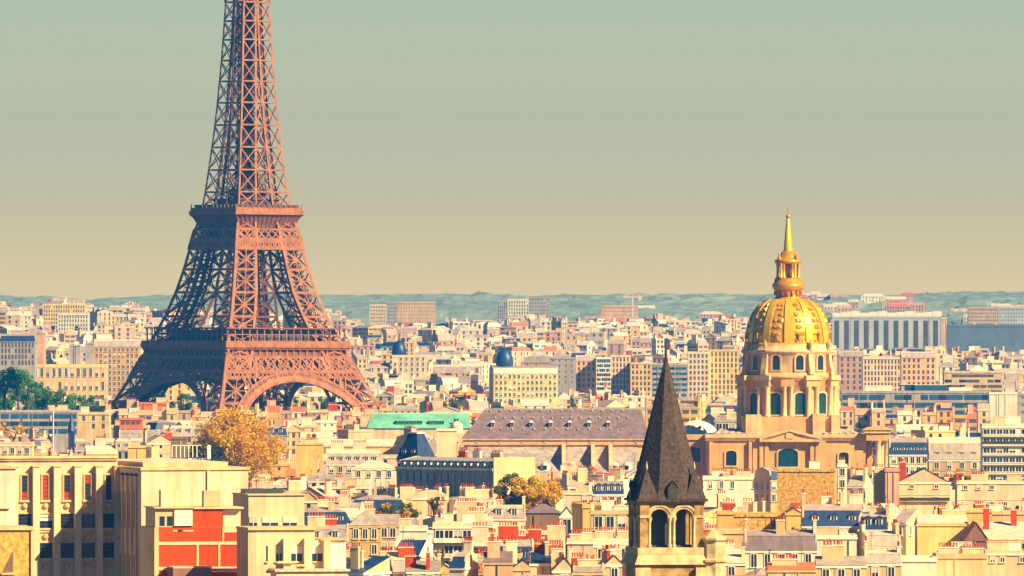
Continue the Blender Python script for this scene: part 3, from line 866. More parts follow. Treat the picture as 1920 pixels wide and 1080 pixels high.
def window_mb(w, h, style, far):
    mb = MB()
    if far:
        g = far if isinstance(far, str) else 'glass'
        mb.face(((-w/2, -.05, 0), (w/2, -.05, 0), (w/2, -.05, h), (-w/2, -.05, h)), g)
        return mb
    gl = {'plain': 'glass', 'blind': 'glass', 'shutter': 'glass', 'red': 'red_blind'}.get(style, 'glass')
    mb.face(((-w/2, -.03, 0), (w/2, -.03, 0), (w/2, -.03, h), (-w/2, -.03, h)), gl)
    t = 0.14
    for q in ((-w/2 - t, -w/2, 0, h), (w/2, w/2 + t, 0, h), (-w/2 - t, w/2 + t, h, h + t * 1.3)): mb.box(q[0], q[1], -.14, 0, q[2], q[3], 'frame')
    mb.box(-w/2 - .25, w/2 + .25, -.3, 0, -.16, 0, 'frame')
    mb.box(-.05, .05, -.07, -.031, 0, h, 'frame')
    if style == 'blind': mb.box(-w/2, -.051, -.06, -.032, h * .45, h, 'shutter'); mb.box(.051, w/2, -.06, -.032, h * .45, h, 'shutter')
    if style == 'shutter':
        mb.box(-w/2 - t - w * .5, -w/2 - t, -.1, -.02, 0, h, 'shutter'); mb.box(w/2 + t, w/2 + t + w * .5, -.1, -.02, 0, h, 'shutter')
    return mb
def dormer_mb(roofm):
    mb = MB()
    mb.box(-.75, .75, -.1, 2.2, 0, 1.9, 'frame')
    mb.face(((-.5, -.13, .25), (.5, -.13, .25), (.5, -.13, 1.65), (-.5, -.13, 1.65)), 'glass')
    mb.box(-.05, .05, -.18, -.135, .25, 1.65, 'frame')
    mb.frustum((-.95, .95, -.3, 2.4), 1.9, (-.3, .3, .1, 2.2), 2.45, roofm, roofm, base=True)
    return mb
POT = MB(); POT.lathe([(.17, 0), (.14, .12), (.15, .6), (.2, .68), (.2, .8)], 7, 'pot', cap=True)
def chimney(kit, x, y, sx, sy, z0, z1, npots, mat, near):
    mb = MB()
    mb.box(x - sx/2, x + sx/2, y - sy/2, y + sy/2, z0, z1, mat)
    mb.box(x - sx/2 - .1, x + sx/2 + .1, y - sy/2 - .1, y + sy/2 + .1, z1, z1 + .22, 'frame' if mat != 'brick' else 'band')
    c = kit.part('chimney', mb)
    for i in range(npots):
        f = (i + .5) / npots - .5
        px_, py_ = (x + f * (sx - .1), y) if sx > sy else (x, y + f * (sy - .1))
        s = .85 + .5 * random.random()
        kit.part('chimney_pot', POT, (px_, py_, z1 + .22), 0, ('pot',), c)
def roof_mb(kit, kind, w, d, h, rh, wall, rm, ends):
    o = .3
    mb = MB()
    a, b = -w/2, w/2
    if kind == 'mansard':
        hx = 0.06 if ends else 1.25
        r1 = (a + hx, b - hx, 1.3, d - 1.3); z1 = h + rh * .72
        mb.frustum((a - (0 if ends else o), b + (0 if ends else o), -o, d + o), h, r1, z1, rm)
        if ends:
            for x0, x1 in ((a - .04, a + .3), (b - .3, b + .04)):
                pr = [(-.02, h - .1), (1.1, z1 + .1), (d * .5, h + rh + .25), (d - 1.1, z1 + .1), (d + .02, h - .1)]
                A = [(x0, y, z) for y, z in pr]; B = [(x1, y, z) for y, z in pr]
                mb.face(A[::-1], wall); mb.face(B, wall)
                for i in range(4): mb.face((A[i], B[i], B[i + 1], A[i + 1])[::-1], 'stack')
        mb.frustum((r1[0] - .12, r1[1] + .12, r1[2] - .12, r1[3] + .12), z1, (a + hx + (0 if ends else w * .25), b - hx - (0 if ends else w * .25), d * .5 - .3, d * .5 + .3), h + rh, 'pale_zinc' if rm == 'zinc' else 'zinc', 'zinc', base=True)
    elif kind == 'gable_x':
        y0, y1, zr = -o, d + o, h + rh
        mb.face(((a, y0, h), (b, y0, h), (b, d/2, zr), (a, d/2, zr)), rm); mb.face(((b, y1, h), (a, y1, h), (a, d/2, zr), (b, d/2, zr)), rm)
        mb.face(((a, y1, h), (a, y0, h), (a, d/2, zr)), wall); mb.face(((b, y0, h), (b, y1, h), (b, d/2, zr)), wall)
    elif kind == 'gable_y':
        zr = h + rh
        mb.face(((a - o, d, h - .2), (a - o, -.2, h - .2), (0, -.2, zr + .15), (0, d, zr + .15)), rm); mb.face(((b + o, -.2, h - .2), (b + o, d, h - .2), (0, d, zr + .15), (0, -.2, zr + .15)), rm)
        mb.face(((a, 0, h), (b, 0, h), (0, 0, zr)), wall); mb.face(((b, d, h), (a, d, h), (0, d, zr)), wall)
    elif kind == 'hip':
        q = min(w, d) * .42
        mb.frustum((a - o, b + o, -o, d + o), h, (a + q, b - q, d/2 - max(.1, d/2 - q), d/2 + max(.1, d/2 - q)), h + rh, rm, rm, base=True)
    elif kind == 'barrel':
        n = 10
        for i in range(n):
            p, q = math.pi * i / n, math.pi * (i + 1) / n
            f = lambda t: (-w/2 * math.cos(t), h + rh * math.sin(t))
            (xa, za), (xb, zb) = f(p), f(q)
            mb.face(((xa, 0, za), (xb, 0, zb), (xb, d, zb), (xa, d, za))[::-1], rm)
        mb.face([(-w/2 * math.cos(math.pi * i / n), -.02, h + rh * math.sin(math.pi * i / n)) for i in range(n + 1)][::-1], wall)
    elif kind == 'shed':
        zr = h + rh
        mb.face(((a - o, -o, h), (b + o, -o, h), (b + o, d, zr), (a - o, d, zr)), rm)
        mb.face(((a, d, h), (a, 0, h), (a, d, zr)), wall); mb.face(((b, 0, h), (b, d, h), (b, d, zr)), wall); mb.face(((b, d, h), (a, d, h), (a, d, zr), (b, d, zr)), wall)
    else:
        t = .35
        mb.box(a - .1, b + .1, -.1, t, h, h + rh, wall); mb.box(a - .1, b + .1, d - t, d + .1, h, h + rh, wall)
        mb.box(a - .1, a + t, t, d - t, h, h + rh, wall); mb.box(b - t, b + .1, t, d - t, h, h + rh, wall)
        mb.face(((a + t, t, h + .06), (b - t, t, h + .06), (b - t, d - t, h + .06), (a + t, d - t, h + .06)), rm)
        mb.box(a - .25, b + .25, -.25, d + .25, h - .35, h, 'frame' if wall in ('white', 'cream') else wall)
    kit.part('roof', mb)

RECS = []            # everything the labeller has to tell apart
CLEAR = []           # (px0, px1, y, D): what stands nearer than D keeps below row y there
FOOT = []            # ground already taken
SKYLINE = [1081.0] * 1921
def taken(x, y, w, d, rz):
    c, s = abs(math.cos(rz)), abs(math.sin(rz))
    ex, ey = (w * c + d * s) / 2, (w * s + d * c) / 2
    box = (x - ex, x + ex, y - ey, y + ey)
    for q in FOOT:
        if box[0] < q[1] - .5 and box[1] > q[0] + .5 and box[2] < q[3] - .5 and box[3] > q[2] + .5: return True, box
    return False, box

def house(name, xc, D, w, d, h, roof, rh, wall, rm, rz=0.0, rows=3, cols=None, near=False, chims=(), dorm=0, style=None, ends=True,
          band=True, fh=3.1, ww=1.15, wh=1.9, label=None, cat=None, group=None, sides=True, ground=None, glass=None, extra=None):
    kit = Kit()
    g = T(xc, D) if ground is None else ground
    body = MB()
    body.box(-w/2, w/2, 0, d, -2, h, wall)
    if band and roof != 'flat': body.box(-w/2 - .22, w/2 + .22, -.22, d + .22, h - .5, h - .02, 'frame' if wall in ('white', 'cream', 'sand') else wall)
    if band and rows > 1: body.box(-w/2 - .1, w/2 + .1, -.1, d + .1, h - fh - .3, h - fh - .05, wall)
    kit.part('wall', body)
    roof_mb(kit, roof, w, d, h, rh, wall, rm, ends)
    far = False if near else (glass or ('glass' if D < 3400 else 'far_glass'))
    if cols is None: cols = max(1, int(w / random.uniform(2.5, 3.4)))
    if style is None and not near and rows and D > 2300:
        q = random.random()
        if q < .30: ww, wh = random.choice([(.9, 2.1), (1.0, 2.3)]); cols = int(cols * 1.25)
        elif q < .45: ww, wh = max(1.2, w / cols * .72), 1.3
        elif q < .55: ww, wh = .8, .9
    def wins(n, width, place, rzz):
        for r in range(rows):
            z = h - .75 - wh - r * fh
            if z < 1: break
            for c in range(n):
                if random.random() < .05: continue
                u = (c + .5) / n * (width - .8) - (width - .8) / 2
                st = style or random.choice(['plain', 'plain', 'blind', 'shutter' if width / n > 2.9 else 'plain'])
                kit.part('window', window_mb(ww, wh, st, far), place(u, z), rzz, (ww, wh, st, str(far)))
    if cols: wins(cols, w, lambda u, z: (u, 0, z), 0)
    if sides and rows:
        nd = max(1, int(d / 4.5))
        if rz > .05: wins(nd, d, lambda u, z: (-w/2, d/2 - u, z), -math.pi/2)
        if rz < -.05: wins(nd, d, lambda u, z: (w/2, d/2 + u, z), math.pi/2)
    for i in range(dorm):
        u = (i + .5) / dorm * (w - 1.5) - (w - 1.5) / 2
        z0 = h + .35
        kit.part('dormer', dormer_mb(rm), (u, .25 + 1.3 * .12, z0), 0, (rm,))
    for (fx, fy, sx, sy, up, n, mt) in chims:
        chimney(kit, fx * w/2, fy * d, sx, sy, h - .5, h + rh + up, n, mt, near)
    if rows and D < 4300 and random.random() < .45 and w > 6:
        m = MB(); zb_ = h - .75 - wh - (1 if rows > 1 else 0) * fh - .2
        if zb_ > 3:
            m.box(-w/2 + .2, w/2 - .2, -.75, -.24, zb_ - .15, zb_, wall); m.box(-w/2 + .2, w/2 - .2, -.75, -.7, zb_, zb_ + .85, 'dark_metal')
            kit.part('balcony', m)
    if rows == 0 and random.random() < .6:
        m = MB()
        for q in range(random.randint(1, 3)):
            u = random.uniform(-.42, .42) * w; m.box(u - .1, u + .1, -.16, -.001, 2, h - .6, random.choice(['zinc', 'dark_metal', 'stack']))
        kit.part('downpipe', m)
    if roof == 'flat' and w > 7 and d > 7 and D < 4300:
        for i in range(random.randint(1, 3)):
            m = MB(); u, v = random.uniform(-.36, .36) * w, random.uniform(.3, .7) * d; a_, b_, c_ = random.uniform(.6, 2.2), random.uniform(.6, 1.6), random.uniform(.8, 2.3)
            m.box(u - a_, u + a_, v - b_, v + b_, h + .05, h + rh + c_, random.choice(['white', 'pale_zinc', 'sand', 'zinc', 'stack'])); m.box(u - a_ - .1, u + a_ + .1, v - b_ - .1, v + b_ + .1, h + rh + c_, h + rh + c_ + .15, 'pale_zinc')
            kit.part('roof_hut', m)
    if roof in ('mansard', 'gable_x', 'shed') and D < 3200 and random.random() < .6:
        zt_ = h + rh
        m = MB(); u = random.uniform(-.4, .4) * w; t_ = random.uniform(2.2, 3.8)
        m.beam((u, d * .5, zt_ - .2), (u, d * .5, zt_ + t_), .09, 'dark_metal')
        for q in range(3): m.beam((u - .6 + .1 * q, d * .5, zt_ + t_ - .3 * q), (u + .6 - .1 * q, d * .5, zt_ + t_ - .3 * q), .06, 'dark_metal')
        kit.part('antenna', m)
    if extra: extra(kit, w, d, h, rh)
    o = kit.finish(name, (xc, D, g), rz, near)
    top = g + h + rh + max([c[4] for c in chims], default=0)
    RECS.append(dict(o=o, name=name, wall=wall, rm=rm, roof=roof, w=w, h=h, px=960 + xc * F / D, y=HY + (CAMZ - g - h - rh) * F / D, D=D, label=label, cat=cat, group=group, nch=len(chims), dorm=dorm))
    return o

def rnd_chims(w, d, rm, roof, near, k=None):
    out = []
    n = random.choice([2, 2, 3, 3, 4, 5]) if k is None else k
    if w < 9: n = min(n, 2)
    for i in range(n):
        mt = random.choices(['stack', 'cream', 'white', 'brick', 'sand'], [5, 4, 3, 1.2, 2])[0]
        if random.random() < .55:                      # a slab on the party wall
            sx, sy = .65, random.uniform(2.2, 5.0)
            fx = (-1 if i % 2 else 1) * (1 - .7 / w * 1.0)
            fy = random.uniform(.3, .7)
            npt = int(sy / .55)
        else:
            sx, sy = random.uniform(1.4, 4.5), .7
            fx, fy = random.uniform(-.75, .75), random.uniform(.25, .75)
            npt = int(sx / .55)
        out.append((fx, fy, sx, sy, random.choice([random.uniform(.5, 2.0), random.uniform(1.2, 3.2)]), npt, mt))
    return out

# ---------------------------------------------------------------- buildings one can point at, by row of the photograph
def place(px0, px1, yt, yb, roof, rh, wall, rm, D=None, rot=0, depth=None, hgt=20.0, **k):
    """yt: row of the eaves, yb: row where nearer roofs begin to cover it"""
    if D is None: D = max(1640, F * (CAMZ - hgt) / (max(yb, 640) - HY))
    w = (px1 - px0) * D / F
    rz = R(rot)
    d = depth or random.uniform(11, 15)
    if rot: w = max(3, (w - d * abs(math.sin(rz))) / math.cos(rz))
    xc = X((px0 + px1) / 2, D) + (d / 2) * math.sin(rz)
    g = k.pop('ground', None)
    if g is None: g = T(xc, D)
    h = Z(yt, D) - g
    nm = k.pop('name', 'apartment_house')
    if 'near' not in k: k['near'] = D < 2750
    if k.get('chims') == 'r': k['chims'] = rnd_chims(w, d, rm, roof, k['near'])
    CLEAR.append((px0 - 2, px1 + 2, yb, D))
    t, box = taken(xc, D + d / 2, w, d, rz)
    FOOT.append(box)
    return house(nm, xc, D, w, d, h, roof, rh, wall, rm, rz, ground=g, **k)
# heroes keep their view and their ground
for c in ((1255, 1665, 884, 2890), (860, 1215, 880, 2840), (345, 540, 902, 3080), (200, 705, 768, 4000), (915, 1065, 948, 2330), (0, 165, 742, 4200), (690, 882, 802, 3500), (673, 800, 974, 2290), (1585, 1860, 906, 2590)): CLEAR.append(c)
FOOT += [(X(1280, DD), X(1670, DD), DD - 8, DD + 52), (X(200, TOWER_D), X(715, TOWER_D), TOWER_D - 75, TOWER_D + 75), (X(862, 2850), X(1220, 2850), 2835, 2895),
         (X(400, 3100), X(500, 3100), 3085, 3115), (X(955, 2340), X(1030, 2340), 2330, 2350)]

P_ = place
# --- lowest rows, left to right
P_(655, 714, 985, 1075, 'hip', 2.6, 'ochre', 'lead', rows=3, cols=3, ww=.9)
P_(676, 748, 984, 1058, 'gable_x', 2.2, 'peach', 'zinc', rows=3, cols=4, chims='r', D=1990)
P_(745, 800, 993, 1020, 'flat', .7, 'white', 'gravel_roof', rows=0, chims=[(-.5, .3, 3.0, .7, 1.6, 5, 'cream'), (.6, .4, .7, 3, 2.2, 5, 'stack')], D=2080)
P_(731, 803, 1047, 1056, 'shed', 3.6, 'white', 'slate', rows=0, rot=-14, depth=9, D=1900, label='house with a glossy dark blue slope between white parapets', cat='house',
   extra=lambda kit, w, d, h, rh: [kit.part('parapet', (lambda m: (m.face(((x, -.2, h), (x + .5, -.2, h), (x + .5, d, h + rh + .9), (x, d, h + rh + .9)), 'white'), m.box(x, x + .5, d - .1, d + .4, h, h + rh + .9, 'white'), m.face(((x, -.2, h), (x, d, h), (x, d, h + rh + .9)), 'white'), m.face(((x + .5, d, h), (x + .5, -.2, h), (x + .5, d, h + rh + .9)), 'white'), m)[-1])(MB())) for x in (-w/2 - .5, w/2)])
def balconies(kit, w, d, h, rh):
    for r in range(3):
        mb = MB(); z = h - 3.2 - r * 3.1
        mb.box(-w/2 + .2, w/2 - .2, -1.3, -.15, z, z + .2, 'white'); mb.box(-w/2 + .2, w/2 - .2, -1.3, -1.2, z + .2, z + .95, 'pale_zinc' if r else 'white')
        kit.part('balcony', mb)
P_(812, 905, 988, 1058, 'flat', .8, 'cream', 'gravel_roof', rows=3, cols=5, ww=1.6, wh=2.1, extra=balconies, chims=[(.75, .6, 3.2, .8, 2.0, 6, 'sand')], D=1880,
   label='cream modern house with stacked balconies beside the dark blue sloping roof', cat='house')
P_(877, 925, 1056, 1062, 'mansard', 4.0, 'white', 'slate', rows=1, cols=3, dorm=2, D=1840, chims='r')
P_(922, 1000, 1055, 1062, 'mansard', 4.4, 'cream', 'slate', rows=1, cols=4, dorm=4, D=1830, chims=[(-.98, .5, .7, 5, 1.2, 8, 'brick'), (-.2, .62, 4.0, .8, 2.6, 7, 'brick')])
P_(1000, 1058, 1056, 1062, 'mansard', 4.2, 'sand', 'slate', rows=1, cols=3, dorm=2, D=1835, chims=[(-.9, .5, 2.6, .8, 2.2, 5, 'brick'), (.5, .6, 3.6, .8, 2.9, 7, 'stack')])
for i, (a, b, yt) in enumerate(((912, 930, 1004), (932, 956, 1001), (958, 985, 1008), (986, 1006, 1003), (1010, 1038, 1000), (1040, 1062, 1006))):
    P_(a, b, yt, 1030, 'flat', .3, ('cream', 'stack', 'brick', 'brick', 'band', 'brick')[i], 'tile', D=1925 + 8 * (i % 2), depth=1.1, rows=0, band=False, name='chimney_wall', cat='chimney wall', chims=[(0, .5, (b - a) * .108, .7, .05, 5, 'stack')])
P_(1064, 1112, 1017, 1080, 'flat', .5, 'cream', 'gravel_roof', D=1790, rows=0, chims=[(-.3, .5, 2.4, .7, .8, 5, 'cream'), (.5, .6, 2, .7, 1.1, 4, 'stack')])
P_(1112, 1186, 1022, 1080, 'gable_x', 1.2, 'cream', 'pale_zinc', D=1800, rows=1, cols=3, chims=[(-.4, .5, 3.4, .7, 1.2, 7, 'cream'), (.6, .5, 2.6, .7, 1.2, 5, 'stack')])
P_(1074, 1125, 950, 1004, 'flat', .6, 'ochre', 'gravel_roof', D=2080, rows=0, depth=16, rot=8)
P_(1108, 1180, 962, 1005, 'flat', .6, 'sand', 'gravel_roof', D=2060, rows=2, cols=3, ww=1.6, wh=3.0, chims='r')
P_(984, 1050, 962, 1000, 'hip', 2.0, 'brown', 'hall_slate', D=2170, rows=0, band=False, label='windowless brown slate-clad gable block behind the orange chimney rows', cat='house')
P_(1050, 1076, 968, 1000, 'gable_y', 2.0, 'white', 'zinc', D=2150, rows=1, cols=1, ww=1.8, wh=3.6)
P_(866, 925, 985, 1010, 'gable_x', 2.0, 'cream', 'pale_zinc', D=2090, rows=1, chims='r')
P_(915, 985, 972, 1003, 'mansard', 3.0, 'white', 'zinc', D=2110, rows=1, chims='r', dorm=2)
rr = random.Random(41)
px = 636.0; i = 0
while px < 1178:
    w_ = rr.uniform(26, 62); rt_ = rr.choice(['gable_x', 'mansard', 'gable_y', 'shed', 'hip', 'flat', 'mansard'])
    cw = w_ * 1700 / F
    P_(px, px + w_, rr.uniform(1052, 1076), 1080, rt_, rr.uniform(1.2, 3.0), rr.choice(['cream', 'peach', 'sand', 'white', 'ochre', 'brown', 'pink']), rr.choice(['tile', 'zinc', 'pale_zinc', 'slate', 'slate', 'zinc', 'hall_slate']), D=1660 + rr.uniform(0, 90), rows=rr.choice([0, 0, 1]), rot=rr.choice([0, 0, rr.uniform(-28, 28), rr.uniform(-28, 28)]), depth=rr.uniform(7, 11),
       chims=[(rr.uniform(-.9, .9), rr.uniform(.2, .8), *((rr.uniform(.3, .6) * cw, .7) if rr.random() < .6 else (.7, rr.uniform(2, 4))), rr.uniform(.2, 2.0), rr.randint(3, 7), rr.choice(['stack', 'white', 'band', 'brick', 'cream', 'sand'])) for _ in range(rr.randint(2, 4))])
    px += w_ * rr.uniform(.8, 1.0); i += 1
# --- right foreground
P_(1345, 1400, 998, 1030, 'flat', .5, 'sand', 'gravel_roof', D=1960, rows=0, rot=0)
P_(1345, 1376, 962, 998, 'flat', .4, 'ochre', 'gravel_roof', D=2010, rows=0, depth=9)
P_(1376, 1474, 966, 998, 'flat', .5, 'rubble', 'gravel_roof', D=2030, rows=0, band=False, label='long ochre rubble stone wall block right of the pointed spire', cat='house')
P_(1474, 1505, 962, 1000, 'gable_y', 1.0, 'ochre', 'tile', D=2015, rows=0)
P_(1397, 1532, 1032, 1066, 'mansard', 4.0, 'white', 'hall_slate', D=1850, rows=2, cols=5, ww=1.1, wh=2.6, fh=3.4, style='plain', label='white house with five tall windows under a dark slate attic', cat='house', chims='r')
P_(1345, 1398, 1056, 1080, 'gable_x', 1.6, 'cream', 'pale_zinc', D=1800, rows=1, chims='r')
P_(1505, 1622, 986, 1012, 'mansard', 4.6, 'sand', 'slate', D=2000, rows=2, cols=5, dorm=3, chims=[(-.96, .5, .8, 4, 2.2, 7, 'cream'), (-.2, .6, 2.2, .8, 1.5, 4, 'white'), (.3, .55, .9, 4, 2.5, 6, 'cream'), (.75, .6, 3, .8, 2, 6, 'white')],
   label='house with blue slate mansard and three white dormers below the ochre stone wall', cat='house')
P_(1610, 1682, 992, 1012, 'mansard', 3.6, 'sand', 'slate', D=1970, rows=1, cols=4, dorm=2, rot=-8, chims='r')
P_(1532, 1606, 1008, 1044, 'flat', .5, 'white', 'pale_zinc', D=1870, rows=0, band=False, label='bright blank white block beside the five-window white house', cat='house')
P_(1606, 1690, 1024, 1050, 'mansard', 3.0, 'peach', 'zinc', D=1880, rows=2, cols=5, rot=10, chims='r')
P_(1720, 1815, 982, 1030, 'gable_x', 1.8, 'yellow', 'pale_zinc', D=1905, rows=0, label='broad blank yellow wall with sloping shoulders beside the reddish brown gable', cat='house', chims=[(.5, .5, 5, .9, .8, 0, 'yellow')])
P_(1810, 1851, 1010, 1028, 'gable_y', 3.2, 'brown', 'tile', D=1890, rows=0, label='reddish brown pointed gable beside the broad yellow wall', cat='house')
P_(1849, 1925, 1012, 1030, 'shed', 3.4, 'ochre', 'pale_zinc', D=1895, rows=2, cols=6, chims=[(-.9, .6, 1.2, 1.0, 2.8, 0, 'brick'), (.5, .8, 1.2, 1.0, 2.4, 0, 'brick')], label='house under a ribbed pale metal slope at the right edge', cat='house')
P_(1795, 1860, 958, 980, 'flat', .4, 'ochre', 'gravel_roof', D=2060, rows=0)
P_(1850, 1925, 962, 985, 'flat', .4, 'peach', 'tile', D=2080, rows=0, chims='r')
P_(1640, 1690, 962, 1010, 'gable_x', 2.0, 'cream', 'pale_zinc', D=1990, rows=1, rot=14)
P_(1690, 1730, 980, 1026, 'gable_x', 2.8, 'sand', 'zinc', D=1925, rows=1, rot=-22)
P_(1688, 1756, 1050, 1076, 'flat', .5, 'white', 'gravel_roof', D=1760, rows=0, band=False)
P_(1622, 1690, 1056, 1080, 'mansard', 2.4, 'sand', 'zinc', D=1740, rows=1, chims='r')
P_(1756, 1850, 1044, 1080, 'flat', .6, 'peach', 'gravel_roof', D=1770, rows=0, chims=[(-.5, .3, 4, .8, 1, 7, 'cream'), (.5, .3, 4, .8, .8, 7, 'yellow')])
P_(1848, 1930, 1038, 1080, 'flat', .6, 'cream', 'gravel_roof', D=1775, rows=1, cols=4, ww=.8, wh=.9, chims=[(-.4, .3, 4, .8, .8, 8, 'stack')])
P_(1440, 1530, 1068, 1080, 'gable_x', 1.2, 'peach', 'tile', D=1700, rows=0, chims=[(-.3, .3, 4.5, .7, .5, 9, 'band')])
P_(1530, 1625, 1060, 1080, 'gable_x', 1.6, 'sand', 'zinc', D=1720, rows=1, chims='r')
# --- right middle
P_(1457, 1572, 882, 950, 'flat', .4, 'rubble', 'gravel_roof', D=2420, rows=0, band=False, rot=-4, label='tall windowless ochre stone wall in front of the domed church', cat='house')
P_(1571, 1588, 873, 950, 'flat', .4, 'white', 'gravel_roof', D=2440, rows=3, cols=1, depth=7, chims=[(0, .5, 1.6, .7, .8, 3, 'white')])
P_(1319, 1428, 897, 936, 'flat', .5, 'white', 'pale_zinc', D=2500, rows=1, cols=5, ww=.8, chims=[(-.5, .4, 3, .8, 1.2, 5, 'white'), (.4, .5, 4, .8, 1.0, 7, 'stack')], label='low white block between the pointed spire and the ochre stone wall', cat='house')
P_(1424, 1458, 900, 945, 'mansard', 3.2, 'peach', 'slate', D=2460, rows=2, cols=2, rot=16)
P_(1588, 1640, 912, 948, 'gable_x', 2.8, 'cream', 'zinc', D=2400, rows=1, rot=-12, chims='r')
P_(1640, 1662, 884, 946, 'flat', .4, 'sand', 'gravel_roof', D=2380, rows=0, depth=9, chims=[(0, .5, 2, .7, .4, 3, 'sand')])
P_(1660, 1686, 882, 946, 'flat', .5, 'pink', 'gravel_roof', D=2370, rows=0, depth=10)
P_(1684, 1782, 904, 944, 'gable_y', 3.4, 'cream', 'slate', D=2390, rows=2, cols=2, ww=.9, wh=.8, chims=[(-.8, .3, 1.8, .9, 1.6, 3, 'brick')], label='broad cream gable with a blue slate slope and a red chimney', cat='house')
P_(1795, 1925, 905, 952, 'flat', .4, 'cream', 'gravel_roof', D=2350, rows=2, cols=5, ww=.9, wh=.9, fh=4.2, label='long low cream wall with few small windows at the right edge', cat='house', chims='r')
P_(1842, 1930, 800, 893, 'flat', .8, 'white', 'gravel_roof', D=2700, rows=7, cols=7, ww=1.9, wh=1.4, fh=2.75, near=True, glass='glass', extra=lambda kit, w, d, h, rh: [kit.part('balcony', (lambda m, z: (m.box(-w/2, w/2, -.8, -.15, z, z + .3, 'frame'), m)[-1])(MB(), h - 2.9 - 2.75 * r)) for r in range(7)],
   label='white balcony block of flats with rows of dark openings at the right edge', cat='flats', chims=[(.3, .5, 5, 4, 2.0, 0, 'white')])
P_(1742, 1842, 862, 900, 'mansard', 6.6, 'sand', 'zinc', D=2740, rows=2, cols=4, dorm=4, near=True, label='house with a tall grey zinc mansard beside the white balcony flats', cat='house')
P_(1668, 1742, 852, 884, 'mansard', 5.0, 'white', 'slate', D=2800, rows=2, cols=6, dorm=5, near=True, label='white house with five blue dormers behind the church portico', cat='house')
P_(1855, 1907, 738, 790, 'flat', .6, 'white', 'gravel_roof', D=3900, rows=0, band=False, label='tall blank white cube at the end of the long blue glass hall', cat='building', name='office_block')
P_(1905, 1930, 740, 790, 'flat', .6, 'grey', 'gravel_roof', D=3920, rows=3, glass='blue_glass', name='office_block')
def strips(mat, n, fh_, zf=.55, off=.0):
    def f(kit, w, d, h, rh):
        for r in range(n):
            mb = MB(); z = h - off - fh_ * (r + 1)
            n_ = max(6, int(w / 3.6))
            for i in range(n_):
                u0, u1 = -w/2 + .4 + (w - .8) * i / n_, -w/2 + .4 + (w - .8) * (i + 1) / n_
                if n_ > 6 and random.random() < .08: continue
                mb.box(u0 + .12, u1 - random.choice([.12, .12, .5]), -.12, -.02, z + .3, z + .3 + fh_ * zf, mat if random.random() < .8 else 'glass')
            kit.part('window_strip', mb)
    return f
P_(1578, 1858, 736, 762, 'flat', .8, 'grey', 'zinc', D=4000, rows=0, extra=strips('blue_glass', 3, 3.4, .62), label='long low office hall with blue glass bands and rooftop plant', cat='office', name='office_block', near=True,
   chims=[(-.5, .5, 12, 5, 2.0, 0, 'white'), (-.1, .5, 7, 5, 2.6, 0, 'slate'), (.2, .4, 14, 5, 2.4, 0, 'blue_glass'), (.6, .5, 10, 5, 1.2, 0, 'frame')])
P_(1770, 1880, 698, 735, 'flat', .6, 'sand', 'gravel_roof', D=4700, rows=0, extra=strips('far_glass', 6, 2.7, .5), label='flat block with stacked white balcony bands above the blue glass hall', cat='flats', name='flat_block', near=True)
P_(1572, 1620, 668, 735, 'mansard', 3, 'pink', 'zinc', D=5050, rows=6, cols=4, name='town_house')
P_(1618, 1690, 672, 735, 'flat', .8, 'cream', 'zinc', D=5000, rows=6, cols=9, name='town_house'); P_(1690, 1755, 670, 735, 'mansard', 3, 'peach', 'zinc', D=4960, rows=6, cols=7, name='town_house')
# --- middle rows
MBD = 2580.0
mrz = R(-48); mw, md = 41.0, 15.0
mx, my = X(925, MBD) - mw / 2 * math.cos(mrz), MBD - mw / 2 * math.sin(mrz)
def attic(kit, w, d, h, rh):
    m = MB(); m.box(-w/2 - .2, w/2 + .2, -.5, -.2, h + .1, h + .9, 'white'); kit.part('balustrade', m)
    m = MB(); m.box(w/2 + .02, w/2 + .5, -.3, d + .3, 0, h + 3.9, 'sand'); kit.part('end_wall', m)
    for i in range(14):
        m = MB(); u = -w/2 + w * (i + .5) / 14; m.box(u - .25, u + .25, -.45, -.001, 4, h - .55, 'grey'); kit.part('pilaster', m)
house('mansard_block', mx, my, mw, md, Z(884, MBD), 'mansard', 3.6, 'grey', 'slate', mrz, rows=3, cols=14, near=True, dorm=14, ww=1.2, wh=2.6, fh=4.2, style='plain', extra=attic,  # grey wall and pilasters carry the facade's shade in their colour
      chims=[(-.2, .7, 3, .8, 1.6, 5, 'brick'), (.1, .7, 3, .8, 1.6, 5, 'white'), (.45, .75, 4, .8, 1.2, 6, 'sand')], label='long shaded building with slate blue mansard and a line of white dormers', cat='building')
FOOT.append((mx - 22, mx + 26, my - 20, my + 30)); CLEAR.append((735, 1000, 914, MBD))
def steep(kit, w, d, h, rh):
    m = MB(); m.frustum((-w/2 - .3, w/2 + .3, -.3, d + .3), h + .1, (-w/2 + 2.2, w/2 - 2.2, 2.2, d - 2.2), h + 7.4, 'slate', 'zinc', base=True); kit.part('pavilion_roof', m)
    m = MB(); m.box(-w/2 + 2.0, w/2 - 2.0, 2.0, d - 2.0, h + 7.4, h + 7.8, 'white'); kit.part('cresting', m)
    for q in (-.5, .5):
        kit.part('dormer', dormer_mb('slate'), (q * w * .45, .4, h + .8), 0, ('slate',))
house('mansard_block', X(764, 2618), 2618, 7.6, 7.6, Z(862, 2618), 'flat', .3, 'grey', 'zinc', R(-40), rows=3, cols=4, near=True, extra=steep, label='corner pavilion with a tall steep slate blue roof left of the cream chimney tower', cat='building')  # same grey wall, shade put into its colour
FOOT.append((X(770, 2618) - 9, X(770, 2618) + 9, 2610, 2634)); CLEAR.append((735, 800, 905, 2600))
P_(792, 830, 852, 870, 'hip', 4.0, 'sand', 'zinc', D=2660, rows=1, depth=10, near=True)
